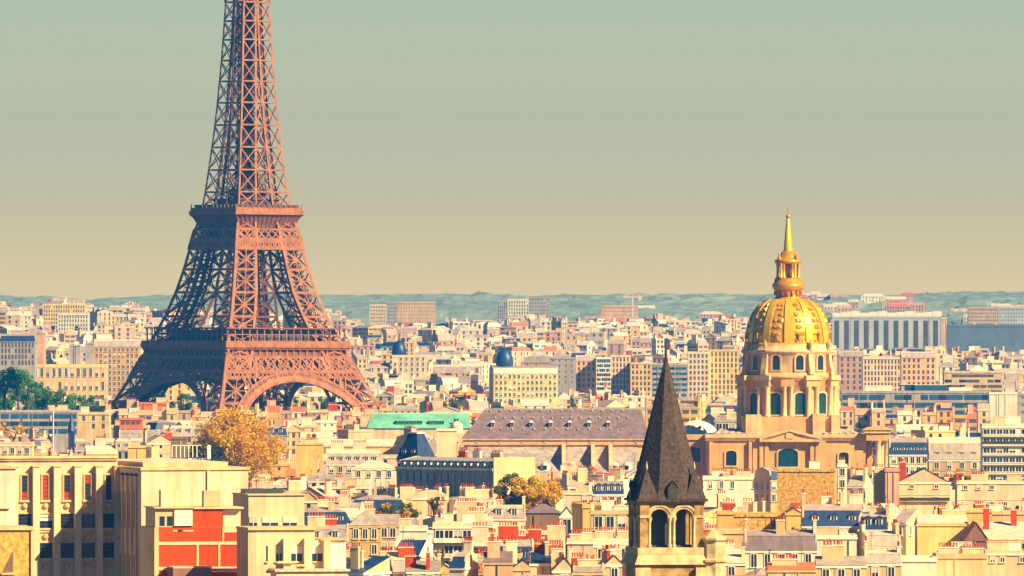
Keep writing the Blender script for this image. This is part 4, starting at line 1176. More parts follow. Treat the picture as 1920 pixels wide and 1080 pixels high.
P_(819, 856, 806, 862, 'flat', .4, 'cream', 'gravel_roof', D=2626, rows=0, depth=5, name='chimney_tower', label='tall square cream masonry chimney tower above the long blue mansard', cat='chimney')
0 and P_(932, 1002, 868, 915, 'flat', .4, 'yellow', 'gravel_roof', D=2570, rows=0, depth=8, rot=0, band=False, label='blank yellow end wall at the right of the long blue mansard', cat='building')
P_(660, 742, 878, 898, 'hip', 2.2, 'white', 'pale_zinc', D=2760, rows=1, cols=4, near=True)
P_(611, 715, 870, 892, 'mansard', 4.4, 'sand', 'zinc', D=2850, rows=1, cols=6, dorm=6, near=True, chims=[(-.6, .5, 4, .8, 1.8, 7, 'cream'), (.2, .5, 4, .8, 1.8, 7, 'stack')])
P_(590, 762, 836, 850, 'gable_x', 2.4, 'peach', 'pale_zinc', D=3300, rows=0, label='very long pale low roof right of the big autumn tree', cat='building', name='long_shed')
P_(555, 606, 832, 860, 'flat', .4, 'ochre', 'gravel_roof', D=3050, rows=0, depth=3, band=False, name='chimney_wall', cat='chimney wall', chims=[(0, .5, 6, .8, .6, 10, 'stack')])
P_(774, 838, 934, 952, 'barrel', 2.0, 'cream', 'pale_zinc', D=2440, rows=0, label='cream house with a rounded barrel roof below the long blue mansard', cat='house')
P_(320, 350, 822, 862, 'flat', .4, 'brown', 'gravel_roof', D=3090, rows=0, depth=5, band=False, name='chimney_tower', label='narrow brown chimney block standing left of the big autumn tree', cat='chimney')
P_(240, 282, 838, 864, 'flat', .4, 'ochre', 'gravel_roof', D=2900, rows=0, depth=5, chims='r')
P_(1112, 1170, 926, 946, 'mansard', 3.4, 'white', 'slate', D=2480, rows=1, cols=4, dorm=4, near=True)
P_(1040, 1110, 925, 946, 'flat', .5, 'cream', 'gravel_roof', D=2460, rows=1, chims='r')
# left middle
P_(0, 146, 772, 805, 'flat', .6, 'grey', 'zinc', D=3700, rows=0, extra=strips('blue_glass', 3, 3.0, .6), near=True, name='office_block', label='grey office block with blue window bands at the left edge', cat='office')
P_(146, 205, 776, 812, 'flat', .6, 'sand', 'gravel_roof', D=3640, rows=2)
P_(224, 266, 786, 806, 'flat', .5, 'tile', 'tile', D=3600, rows=2, cols=4, band=False, label='orange red block in front of the left tower foot', cat='house')
P_(260, 311, 757, 768, 'flat', .5, 'tile', 'gravel_roof', D=3950, rows=0, band=False, label='flat orange block touching the left foot of the iron tower', cat='house')
P_(0, 60, 835, 868, 'flat', 1.0, 'cream', 'gravel_roof', D=2900, rows=1, cols=4, near=True, label='cream rooftop pavilion with arcaded parapet at the left edge', cat='house')
rr = random.Random(77)
px = 196.0
while px < 720:
    w_ = rr.uniform(14, 30)
    if True:
        P_(px, px + w_, rr.uniform(768, 781), 788, rr.choice(['flat', 'gable_x', 'mansard', 'flat']), rr.uniform(.6, 2.6), rr.choice(['cream', 'peach', 'white', 'ochre', 'sand', 'pink']), rr.choice(['zinc', 'tile', 'pale_zinc', 'tile']), D=3930 + rr.uniform(-14, 14), rows=2, depth=9, chims='r' if rr.random() < .7 else (), name='tower_side_house')
    px += w_ + rr.choice([0, 0, 1, 3])
rr = random.Random(78)
px = 1576.0
while px < 1850:
    w_ = rr.uniform(14, 30)
    P_(px, px + w_, rr.uniform(768, 786), 796, rr.choice(['flat', 'gable_x', 'mansard', 'flat']), rr.uniform(.6, 2.6), rr.choice(['cream', 'peach', 'white', 'ochre', 'sand', 'pink']), rr.choice(['zinc', 'tile', 'pale_zinc', 'slate']), D=3800 + rr.uniform(-14, 14), rows=2, depth=9, chims='r' if rr.random() < .7 else (), name='office_side_house')
    px += w_ + rr.choice([0, 0, 1, 3])
# far landmarks among the roofs
def dome_on(m):
    def f(kit, w, d, h, rh):
        mb = MB(); c = (-w * .3, d * .4)
        mb.lathe([(4.2, h), (4.4, h + rh), (4.6, h + rh + 1), (4.3, h + rh + 4), (3.2, h + rh + 6.6), (1.4, h + rh + 8.3), (.5, h + rh + 8.8), (.3, h + rh + 11)], 16, m, c=c)
        kit.part('dome', mb)
    return f
P_(917, 1046, 700, 736, 'mansard', 4, 'yellow', 'pale_zinc', D=4750, rows=5, cols=14, depth=22, name='town_house', extra=dome_on('slate'), near=True, rot=6, label='wide yellow corner building with a dark blue dome on its left', cat='building')
P_(735, 800, 668, 690, 'flat', .8, 'cream', 'zinc', D=5600, rows=4, name='town_house', extra=dome_on('slate'), near=True, label='cream building with a tall navy dome right of the iron tower', cat='building')
P_(1118, 1146, 672, 720, 'flat', .5, 'white', 'zinc', D=5250, rows=0, extra=strips('blue_glass', 7, 2.6, .62), near=True, name='flat_block', label='narrow white block with blue glass balconies left of the pointed spire', cat='flats')
P_(1146, 1182, 668, 735, 'flat', .6, 'cream', 'gravel_roof', D=5150, rows=8, cols=4, name='flat_block'); P_(1182, 1222, 682, 735, 'flat', .6, 'yellow', 'gravel_roof', D=5140, rows=7, cols=5, name='flat_block')
P_(1222, 1290, 684, 738, 'flat', .8, 'grey', 'zinc', D=5180, rows=0, extra=strips('blue_glass', 6, 3.0, .45), near=True, name='flat_block', label='mauve office block with blue bands right behind the spire tip', cat='office')
P_(1290, 1330, 662, 736, 'flat', .8, 'cream', 'gravel_roof', D=5200, rows=8, cols=5, name='flat_block'); P_(1330, 1385, 658, 738, 'flat', .8, 'yellow', 'gravel_roof', D=5210, rows=9, cols=6, name='flat_block')
P_(1030, 1080, 672, 730, 'flat', .6, 'grey', 'zinc', D=5240, rows=5, name='flat_block'); P_(1080, 1118, 676, 722, 'mansard', 3, 'peach', 'zinc', D=5260, rows=5, name='town_house')
P_(60, 200, 688, 745, 'flat', 1.4, 'yellow', 'pale_zinc', D=4900, rows=3, cols=12, ww=1.4, wh=4.5, fh=7.0, near=True, name='town_house', label='low cream palace wing with tall windows behind the park trees', cat='building')
P_(176, 262, 650, 745, 'mansard', 4, 'ochre', 'zinc', D=5050, rows=9, cols=10, near=True, name='town_house', label='tall ochre building with balconies close to the tower\'s left leg', cat='building')
P_(130, 150, 648, 690, 'flat', .6, 'grey', 'zinc', D=5150, rows=0, name='flat_block'); P_(160, 176, 644, 690, 'flat', .6, 'grey', 'zinc', D=5160, rows=0, name='flat_block')
P_(0, 66, 640, 700, 'mansard', 4, 'grey', 'slate', D=4850, rows=4, cols=8, name='town_house', label='shaded blue roofed block at the left edge above the park', cat='building')
P_(38, 84, 625, 660, 'flat', .5, 'peach', 'tile', D=5350, rows=0, name='flat_block')
# towers and slabs on the horizon
H_ = lambda a, b, yt, yb, wall, D, r, c, lab, nm='high_rise', **k: P_(a, b, yt, yb, 'flat', 1.2, wall, 'gravel_roof', D=D, rows=r, cols=c, near=False, name=nm, label=lab, cat='high-rise', sides=False, fh=3.2, ww=1.1, wh=1.2, ground=T(X((a + b) / 2, D), D) - 5, **k)
H_(693, 724, 573, 606, 'cream', 8300, 5, 6, 'small pale high-rise on the horizon right of the iron tower')
H_(726, 745, 568, 606, 'grey', 8420, 8, 4, 'narrow mauve high-rise between two paler ones on the horizon')
H_(744, 816, 568, 606, 'peach', 8300, 9, 14, 'long beige high-rise slab on the horizon right of the iron tower')
H_(932, 952, 566, 590, 'grey', 8600, 6, 4, 'low grey high-rise left of the round pale one on the horizon'); H_(952, 992, 563, 590, 'white', 8500, 8, 7, 'pale high-rise with white ribs on the horizon')
H_(991, 1030, 559, 592, 'grey', 8450, 9, 8, 'greyish high-rise tallest of the pair on the horizon')
H_(1128, 1196, 575, 596, 'peach', 8350, 6, 14, 'reddish half-built slab below the crane')
P_(1560, 1764, 596, 648, 'flat', 1.2, 'slab_grey', 'gravel_roof', D=6900, rows=0, near=True, name='high_rise', ground=8, label='very long grey housing slab on the horizon right of the gilded dome', cat='high-rise',
   extra=lambda kit, w, d, h, rh: ([kit.part('stair_bay', (lambda m, u: (m.box(u - 1.6, u + 1.6, -.3, -.02, 6, h - 2, 'far_glass'), m)[-1])(MB(), -w/2 + w * (i + .5) / 11)) for i in range(11)],
                                    [kit.part('roof_hut', (lambda m, u: (m.box(u - 3.5, u + 3.5, 2, 8, h + 1, h + 3.8 + (i % 3) * .6, 'frame'), m)[-1])(MB(), -w/2 + w * (i + .6) / 12)) for i in range(12)]))
P_(1765, 1775, 597, 645, 'flat', .6, 'cream', 'gravel_roof', D=6850, rows=0, name='high_rise', ground=8, label='slim cream tower at the right end of the grey slab', cat='high-rise')
H_(1816, 1870, 578, 602, 'sand', 8300, 5, 12, 'beige slab row on the wooded slope near the right edge'); H_(1872, 1925, 578, 602, 'slab_grey', 8350, 5, 10, 'grey slab row on the wooded slope at the right edge')
P_(1776, 1925, 612, 640, 'flat', 1.2, 'hall_blue', 'zinc', D=6500, rows=0, name='station_hall', near=False, label='long low dark blue hall below the wooded slope', cat='hall', ground=20)
H_(80, 160, 572, 606, 'yellow', 7600, 6, 14, 'cream stepped apartment block on the left hill'); H_(108, 166, 590, 620, 'white', 7300, 6, 9, 'banded white terrace block below the stepped one on the left hill')

# ---------------------------------------------------------------- pale concrete building in the left foreground
UD = 1500.0
su = F / UD
ur = R(15)
uni = empty('concrete_building', (X(210, UD), UD + 17, 0), ur)
tag(uni, 'pale concrete building with slit windows, pilasters and a shaded finned side in the left foreground', 'building')
zu = lambda y: Z(y, UD)
k_ = su * math.cos(ur)
ux = lambda px: (px - 210) / k_                        # along the recessed front (local y = 0)
ut = zu(866)
m = MB()
m.box(ux(-60), ux(212), 0, 26, 0, ut, 'cream', 'gravel_roof')
m.box(ux(-60), ux(212), -.35, .5, ut, ut + .7, 'cream')
m.box(ux(-60), ux(212), -.6, -.35, ut + .35, ut + .75, 'stone_pale')
uw = m.build('wall', uni)
for px in (18, 58, 97, 136, 176, 211):                 # pilasters between bays
    m = MB(); m.box(ux(px) - .55, ux(px) + .55, -1.0, -.001, 0, zu(878), 'cream'); m.box(ux(px) - .7, ux(px) + .7, -1.15, 0, zu(878), zu(876), 'stone_pale'); m.build('pilaster', uni)
rnd = random.Random(3)
for i, px in enumerate((38, 77, 117, 156, 195)):
    def win(px0, px1, yt, yb, styles):
        w = ux(px1) - ux(px0); h = zu(yt) - zu(yb)
        fr = MB()
        t = .22
        fr.box(-w/2 - t, -w/2, -.2, 0, 0, h, 'stone_pale'); fr.box(w/2, w/2 + t, -.2, 0, 0, h, 'stone_pale'); fr.box(-w/2 - t, w/2 + t, -.2, 0, h, h + t, 'stone_pale'); fr.box(-w/2 - .4, w/2 + .4, -.4, 0, -.3, 0, 'stone_pale')
        fo = fr.build('window', uw, (ux((px0 + px1) / 2), -.02, zu(yb)))
        p = MB(); n = len(styles)
        for q, s in enumerate(styles):
            z0, z1 = h * q / n, h * (q + 1) / n
            p.face(((-w/2, -.03, z0), (w/2, -.03, z0), (w/2, -.03, z1), (-w/2, -.03, z1)), s)
        for z in [h * q / (2 * n) for q in range(1, 2 * n)]: p.box(-w/2, w/2, -.08, -.031, z - .05, z + .05, 'dark_metal')
        p.build('pane', fo)
    win(px - 5.5, px + 5.5, 894, 941, [['red_blind', 'glass', 'glass'], ['red_blind', 'red_blind', 'red_blind'], ['red_blind', 'glass', 'glass'], ['glass', 'glass', 'red_blind'], ['glass', 'glass', 'glass']][i])
    win(px - 13, px + 13, 967, 994, ['glass', 'frame'] if i == 1 else ['glass', 'glass'])
    win(px - 13, px + 13, 1022, 1051, ['glass', 'glass'])
    m = MB(); m.lathe([(.01, 0), (.5, .02), (.45, .3), (.2, .45)], 12, 'stone_pale', cap=True)
    for yy in (952, 1010, 1066):
        o = m.build('medallion', uw, (ux(px), -.02, zu(yy))); o.rotation_euler.x = R(90)
    b = MB(); b.box(ux(px - 16), ux(px + 16), -.25, 0, zu(1002), zu(998), 'stone_pale'); b.build('sill_band', uni)
m = MB()                                               # protruding right wing with a finned flank
PR = 17.0
ux1 = 0 + 203 / k_ + .0
m.box(.35, ux1, -PR, 26, 0, zu(882), 'cream', 'gravel_roof'); m.box(.2, ux1 + .2, -PR - .25, 26.2, zu(882), zu(877), 'stone_pale'); m.box(2, ux1 - 2, -PR + 6, 25, zu(877), zu(868), 'sand', 'gravel_roof')
wing = m.build('wing', uni)
for i in range(4):
    y = -PR + 3.2 + i * 3.4
    f = MB(); f.box(.02, .349, y - .45, y + .45, 0, zu(893), 'stone_pale'); f.frustum((-.25, .349, y - .6, y + .6), zu(893), (-.1, .349, y - .4, y + .4), zu(889), 'dark_metal', 'dark_metal'); f.build('fin', wing)
    g = MB(); g.box(.3, .345, y + .7, y + 2.3, zu(992), zu(923), 'glass'); g.box(.3, .345, y + .7, y + 2.3, zu(1100), zu(1043), 'glass'); g.build('slit_window', wing)
kf = -PR                                               # things on the front of the wing
def fpx(px): return (px - 210) / k_ + PR * math.sin(ur) / math.cos(ur) * 0 + (PR * math.sin(ur)) / math.cos(ur)
m = MB(); m.box(ux1 * .62, ux1 * .62 + .35, -PR - .3, -PR - .001, zu(960), zu(883), 'cream'); m.build('downpipe', wing)
m = MB(); m.box(ux1 * .64, ux1 * .64 + .5, -PR + 1, -PR + 1.6, ut + .4, ut + 2.6, 'white'); m.box(ux1 * .3, ux1 * .36, -2, 2, ut + .4, ut + 2.2, 'sand')
for q in range(7): m.box(ux1 * .55 + q * .7, ux1 * .55 + q * .7 + .1, 3, 3.1, ut + .4, ut + 2.4, 'frame')
m.box(ux1 * .55, ux1 * .55 + 5, 3, 3.1, ut + 2.3, ut + 2.4, 'frame'); m.build('roof_plant', uni)
RECS.append(dict(o=uni, name='concrete_building', label=uni['label'], cat='building', px=150, y=866, D=UD))
CLEAR += [(-10, 265, 1080, UD), (262, 470, 1080, UD - 10)]

def block(name, label, px0, px1, D, rot, depth, parts, cat='building'):
    """a building whose boxes are given by photo rows: (part, px0, px1, yt, yb or None, y0, y1, mat, top)"""
    o = empty(name, (X(px0, D), D, 0), R(rot))
    tag(o, label, cat)
    s = F / D * math.cos(R(rot))
    for (pn, a, b, yt, yb, y0, y1, mt, tp) in parts:
        m = MB(); m.box((a - px0) / s, (b - px0) / s, y0, y1, Z(yb, D) if yb else 0, Z(yt, D), mt, tp); m.build(pn, o)
    RECS.append(dict(o=o, name=name, label=label, cat=cat, px=(px0 + px1) / 2, y=parts[0][3], D=D))
    CLEAR.append((px0 - 3, px1 + 3, 1080, D))
    return o, s
bb, s = block('brick_building', 'red brick building with cream bands and white rooftop room before the concrete block', 290, 466, 1440, 12, 12, [
    ('wall', 297, 466, 989, None, 0, 12, 'brick', 'gravel_roof'),
    ('wall', 360, 418, 955, 988.9, .3, 9, 'brick', 'gravel_roof'),
    ('rooftop_room', 291, 326, 953, 988.5, 0, 9, 'sand', 'gravel_roof'), ('rooftop_room', 326.2, 360, 955, 986, -.3, 9, 'white', 'gravel_roof'),
    ('rooftop_room', 418.2, 452, 956, 988.5, 1, 9, 'cream', 'gravel_roof'),
    ('parapet', 288, 364, 951, 953.2, -.6, 9.4, 'stone_pale', None), ('parapet', 358, 456, 951.5, 954.6, -.1, 9.4, 'band', None),
    ('band', 296, 467, 1016, 1022, -.12, -.001, 'band', None), ('band', 296, 467, 1063, 1069, -.12, -.001, 'band', None), ('band', 419, 467, 989, 999, -.12, -.001, 'band', None),
    ('band', 368, 372, 1022.4, 1062.5, -.11, -.001, 'band', None), ('band', 408, 412, 1022.4, 1062.5, -.11, -.001, 'band', None), ('band', 416, 419, 989, 1015.5, -.11, -.001, 'band', None),
    ('quoin', 289, 297, 989, None, -.3, 12, 'stone_pale', None),
    ('parapet', 312, 384, 1061, 1064, -6, -.4, 'gravel_roof', None), ('terrace_wall', 312, 384, 1064.4, None, -6, -.5, 'brown', None),
    ('chimney', 308, 342, 920, 950.6, 3, 5, 'cream', None), ('chimney', 388, 419, 921, 951, 3, 5, 'sand', None)])
for px in (304, 318):
    w = MB(); w.box(-.4, .4, -.06, 0, 0, 1.5, 'glass'); w.build('window', bb, ((px - 290) / s, -.001, Z(986, 1440)))
for q in range(3):
    w = MB(); w.box(-.9, .9, -.08, 0, 0, .25, 'stone_pale'); w.build('vent', bb, ((334 + 9 * q - 290) / s, -.001, Z(997, 1440)))
w = MB(); w.lathe([(.12, 0), (.12, 1.0), (.7, 1.05), (.1, 1.5)], 10, 'frame'); w.build('roof_vent', bb, ((442 - 290) / s, -3, Z(1064, 1440)))
w = MB(); w.box(-3, 4, -5, -.6, -.4, 0, 'gravel_roof'); w.build('lower_roof', bb, ((430 - 290) / s, 0, Z(1066, 1440)))
ab, s = block('flat_roofed_annexe', 'pale flat roofed annexe with three square windows right of the concrete block', 466, 570, 1475, 12, 14, [
    ('wall', 466, 570, 929, None, 0, 14, 'cream', 'gravel_roof'), ('parapet', 464, 572, 926.5, 929, -.3, 14.2, 'stone_pale', None), ('roof_grille', 470, 542, 918, 926, 5, 9, 'dark_metal', 'slate')])
for a, b in ((467, 482), (491, 521), (530, 556)):
    w = (b - a) / s; m = MB(); m.box(-w/2 - .15, w/2 + .15, -.25, -.001, -.2, 0, 'stone_pale'); m.face(((-w/2, -.04, 0), (w/2, -.04, 0), (w/2, -.04, 1.9), (-w/2, -.04, 1.9)), 'glass'); m.box(-w/2, w/2, -.1, -.045, .9, 1.9, 'shutter'); m.box(-.05, .05, -.14, -.101, 0, 1.9, 'frame'); m.build('window', ab, (((a + b) / 2 - 466) / s, 0, Z(991, 1475)))
lb, s = block('low_annexe', 'pale lower annexe with stubby pilasters and three shaded windows next to the red brick building', 465, 648, 1425, 12, 10, [
    ('wall', 480, 590, 994, None, 0, 9.9, 'cream', 'gravel_roof'), ('wall', 590.2, 648, 1014, None, 0, 9, 'white', 'gravel_roof'), ('parapet', 464, 592, 989, 993.8, -.4, 10, 'stone_pale', None), ('parapet', 600, 650, 1011, 1013.8, -.4, 9.2, 'stone_pale', None),
    ('shaded_side_strip', 465.2, 479.8, 993.9, None, 0, 9.8, 'sand', None),  # front-facing strip, darker colour painted as a side wall in shade
    ('pilaster', 529, 543, 1010, None, -1.1, -.01, 'cream', None), ('pilaster', 568, 582, 1010, None, -1.1, -.01, 'cream', None), ('pilaster', 604, 616, 1014, None, -1.3, -.01, 'peach', None),
    ('balcony', 517, 552, 1052, 1056, -1.6, -1.15, 'stone_pale', None), ('balcony', 552.3, 570, 1058, 1062, -1.6, -1.15, 'stone_pale', None), ('roof_slab', 500, 640, 1066, 1070, -7, -1.7, 'pale_zinc', None), ('front_room', 503, 636, 1070.3, None, -6.6, -1.8, 'stack', None)])
for a, b in ((499, 502), (517, 528), (544, 566), (583, 604)):
    w = (b - a) / s; h = 2.4; m = MB(); m.face(((-w/2, -.04, 0), (w/2, -.04, 0), (w/2, -.04, h), (-w/2, -.04, h)), 'glass'); m.box(-w/2 - .12, w/2 + .12, -.3, -.001, -.2, 0, 'stone_pale')
    if w > .5: m.box(-w/2, w/2, -.09, -.045, h * .5, h, 'shutter'); m.box(-.05, .05, -.12, -.095, 0, h, 'frame')
    m.build('window', lb, (((a + b) / 2 - 465) / s, 0, Z(1053, 1425)))
ob_, s = block('rubble_wall_house', 'ochre rubble stone house end at the lower left corner', -20, 62, 1400, 10, 10, [('wall', -20, 60, 994, None, 0, 10, 'rubble', 'gravel_roof'), ('parapet', -22, 62, 988, 994, -.35, 10.3, 'stone_pale', None), ('quoin', 57, 63, 996, None, -.3, 3, 'stone_pale', None)], 'house')
w = MB(); w.face(((-1.2, -.05, 0), (.5, -.05, 0), (.5, -.05, 3.4)), 'brown'); w.box(-1.3, .8, -.3, 0, -.3, 0, 'stone_pale'); w.build('window', ob_, ((18 + 20) / s, 0, Z(1074, 1400)))
pb_, s = block('plain_pier', 'plain white pier building at the left edge beside the slit windows', -20, 30, 1450, 12, 8, [('wall', -20, 29, 879, None, 0, 9, 'white', 'gravel_roof'), ('ledge', -22, 30.5, 876.5, 879, -.3, 9.2, 'stone_pale', None), ('ledge', -20, 18, 951, 954, -.4, -.001, 'stone_pale', None)])

# ---------------------------------------------------------------- long slate hall beside the domed church
HD = 2850.0
sh_ = F / HD
zh = lambda y: Z(y, HD)
hall = empty('long_hall', (X(1040, HD), HD, 0))
tag(hall, 'long hall with tall hipped mauve slate roof and lean-to, left of the pointed spire', 'hall')
hx = lambda px: (px - 1040) / sh_
m = MB(); m.box(hx(870), hx(1215), 8, 42, 0, zh(835), 'peach'); m.box(hx(866), hx(1218), 7.3, 42.6, zh(835), zh(831), 'stone'); m.box(hx(866), hx(1218), 7, 8, zh(825.5), zh(823.5), 'stone_pale')
m.box(hx(868), hx(1216), 7.6, 42, zh(831), zh(825.5), 'band'); m.build('wall', hall)
m = MB()
m.frustum((hx(866), hx(1219), 7, 43), zh(823.4), (hx(909), hx(1204), 22, 28), zh(769), 'hall_slate', 'lead', base=True)
m.box(hx(908), hx(1205), 21.8, 28.2, zh(769.5), zh(767.5), 'lead')
hr = m.build('roof', hall)
for i in range(7):
    px = 924 + 36.3 * i
    z0 = zh(799); fy = 7 + 15 * (zh(799) - zh(823.4)) / (zh(769) - zh(823.4))
    m = MB(); m.box(-.55, .55, -1.1, 1.6, -.6, 1.0, 'lead'); m.face(((-.38, -1.13, -.3), (.38, -1.13, -.3), (.38, -1.13, .7), (-.38, -1.13, .7)), 'dark_metal'); m.frustum((-.8, .8, -1.4, 1.7), 1.0, (-.1, .1, -.8, 1.5), 1.6, 'frame', 'frame', base=True)
    m.build('dormer', hr, (hx(px), fy, z0))
for j, (yy, n) in enumerate(((772, 14), (785, 15), (806, 13))):
    for i in range(n):
        px = 920 + 268 * (i + .5 * (j % 2)) / n
        t = (zh(yy) - zh(823.4)) / (zh(769) - zh(823.4))
        m = MB(); m.box(-.2, .2, -.4, .4, 0, .4, 'pale_zinc'); m.build('roof_vent', hr, (hx(px), 7 + 15 * t - .2, zh(yy)))
for i in range(8):
    m = MB(); m.box(-.25, .25, -.6, .0, zh(836), zh(824), 'lead'); m.build('downpipe', hall, (hx(893 + 43 * i), 7.9, 0))
m = MB()
m.face(((hx(876), -6, zh(886)), (hx(1196), -6, zh(886)), (hx(1196), 7.9, zh(838)), (hx(876), 7.9, zh(838))), 'lead')
m.face(((hx(876), 7.9, zh(838)), (hx(876), 7.9, 0), (hx(876), -6, 0), (hx(876), -6, zh(886))), 'peach'); m.face(((hx(1196), -6, 0), (hx(1196), 7.9, 0), (hx(1196), 7.9, zh(838)), (hx(1196), -6, zh(886))), 'peach')
m.face(((hx(876), -6, 0), (hx(1196), -6, 0), (hx(1196), -6, zh(886)), (hx(876), -6, zh(886))), 'sand')
lr = m.build('lower_roof', hall)
for px in (1057, 1112, 1145):                          # buttress gables that shade the lower roof
    m = MB(); p = [(-.0, -5, zh(884)), (0, 7.8, zh(836.6)), (0, 7.8, zh(833)), (0, -1.5, zh(846)), (0, -4.5, zh(872))]
    a = [Vector((-.6, y, z)) for _, y, z in p]; b = [Vector((.6, y, z)) for _, y, z in p]
    m.face(a, 'stone'); m.face(b[::-1], 'stone')
    for i in range(5):
        j = (i + 1) % 5; m.face((a[i], b[i], b[j], a[j]), 'stone_pale')
    m.build('buttress', hall, (hx(px), -.6, 0))
for px in (1022, 1072, 1152, 1175):
    m = MB(); m.lathe([(1.5, -1), (1.5, .6), (1.25, 1.3), (.6, 1.8), (.05, 1.95)], 10, 'pale_zinc'); m.box(-.6, .6, -1.62, -1.4, -.4, .8, 'glass'); m.build('dormer', lr, (hx(px), -3.6, zh(877)))
RECS.append(dict(o=hall, name='long_hall', label=hall['label'], cat='hall', px=1040, y=767, D=HD))
# small domed chapel right of the spire, half white, and the low block behind
ch = empty('domed_chapel', (X(1306, 2965), 2965, 0))
tag(ch, 'low chapel with a small pale metal dome between the pointed spire and the domed church', 'chapel')
zc2 = lambda y: Z(y, 2965)
m = MB(); m.lathe([(6.6, 0), (6.6, zc2(817)), (6.9, zc2(816)), (6.9, zc2(813.5))], 24, 'stone'); m.build('wall', ch)
m = MB(); m.lathe([(6.5, zc2(813.5)), (6.3, zc2(806)), (5.4, zc2(799)), (3.8, zc2(793)), (1.8, zc2(789)), (.4, zc2(787.5)), (.25, zc2(782))], 24, 'white'); d_ = m.build('dome', ch)
m = MB(); m.lathe([(.55, 0), (.5, .5), (.01, .6)], 10, 'dark_metal'); o = m.build('oculus', d_, (1.0, -5.7, zc2(801))); o.rotation_euler.x = R(75)
RECS.append(dict(o=ch, name='domed_chapel', label=ch['label'], cat='chapel', px=1306, y=788, D=2965))
place(1340, 1392, 790, 815, 'flat', .5, 'grey', 'zinc', D=3020, rows=1, cols=4, ww=1.8, wh=2.6, near=True, label='grey block with two dark windows at the left foot of the gilded church drum', cat='building')
# green copper roof
gr = empty('copper_roofed_hall', (X(785, 3520), 3520, 0), R(2))
tag(gr, 'long hall under a bright green copper roof left of the slate hall', 'hall')
sg = F / 3520; zg = lambda y: Z(y, 3520); gx = lambda px: (px - 785) / sg
m = MB(); m.box(gx(694), gx(880), 0, 16, 0, zg(803), 'cream'); m.build('wall', gr)
m = MB(); m.frustum((gx(688), gx(882), -.5, 16.5), zg(803), (gx(698), gx(880), 6, 10), zg(777), 'copper', 'copper_pale', base=True); m.box(gx(697), gx(881), 5.8, 10.2, zg(777.4), zg(774.5), 'copper_pale'); g_ = m.build('roof', gr)
for i in range(16):
    px = 744 + 5.2 * i + (10 if i > 9 else 0); m = MB(); m.box(-.32, .32, -.15, 1.8, 0, 1.2, 'copper_pale'); m.box(-.24, .24, -.2, -.151, .15, 1.0, 'glass'); m.build('skylight', g_, (gx(px), 1.0, zg(794)))
for px in (853, 858):
    m = MB(); m.box(-.4, .4, -.3, -.05, 0, 3.4, 'glass'); m.build('skylight', g_, (gx(px), .8, zg(802)))
m = MB(); m.lathe([(2.4, zg(812)), (2.4, zg(799)), (2.2, zg(795)), (1.2, zg(791)), (.1, zg(789))], 14, 'pale_zinc', c=(gx(856), -3)); m.build('turret', gr)
RECS.append(dict(o=gr, name='copper_roofed_hall', label=gr['label'], cat='hall', px=785, y=775, D=3520))
# narrow blue church spire and flag pole at the left
ns = empty('small_spire', (X(134, 3300), 3300, 0)); tag(ns, 'narrow dark blue needle spire among the roofs at the left', 'spire')
m = MB(); m.box(-1.1, 1.1, -1.1, 1.1, 0, Z(808, 3300), 'slate'); m.build('turret', ns); m = MB(); m.lathe([(1.5, Z(808, 3300)), (.05, Z(774, 3300))], 8, 'slate', smooth=False); m.build('spire_roof', ns)
fp = empty('flag_pole', (X(100, 3250), 3250, 0)); tag(fp, 'white flag pole carrying a red, white and blue flag above the roofs', 'flag pole')
m = MB(); m.lathe([(.28, 0), (.16, Z(770, 3250)), (.01, Z(769, 3250))], 8, 'frame'); m.build('pole', fp)
m = MB()
for i, c in enumerate(('flag_blue', 'flag_white', 'flag_red')):
    for j in range(3):
        x0, x1 = -.2 - .42 * i - .42 * j / 3, -.2 - .42 * i - .42 * (j + 1) / 3; w0, w1 = .25 * math.sin(x0 * 2), .25 * math.sin(x1 * 2)
        for e in (0, .04): m.face(((x0, w0 + e, Z(789, 3250)), (x1, w1 + e, Z(789.6, 3250)), (x1, w1 + e, Z(778.6, 3250)), (x0, w0 + e, Z(778, 3250))), c)
m.build('flag', fp)
# crane over the half-built slab
cr = empty('tower_crane', (X(1186, 8300), 8290, T(X(1186, 8300), 8290))); tag(cr, 'pale tower crane above the reddish slab on the horizon', 'crane')
cz = Z(553, 8300) - cr.location.z
m = MB(); m.beam((0, 0, 0), (0, 0, cz), 1.6, 'crane_mat'); m.build('mast', cr)
m = MB(); m.beam((-9, 0, cz - 2), (9, 0, cz - 2), 1.3, 'crane_mat'); m.beam((0, 0, cz + 2), (-8, 0, cz - 2), .5, 'crane_mat'); m.beam((0, 0, cz + 2), (8, 0, cz - 2), .5, 'crane_mat'); m.box(5, 8, -1, 1, cz - 5, cz - 2, 'crane_mat'); m.build('jib', cr)

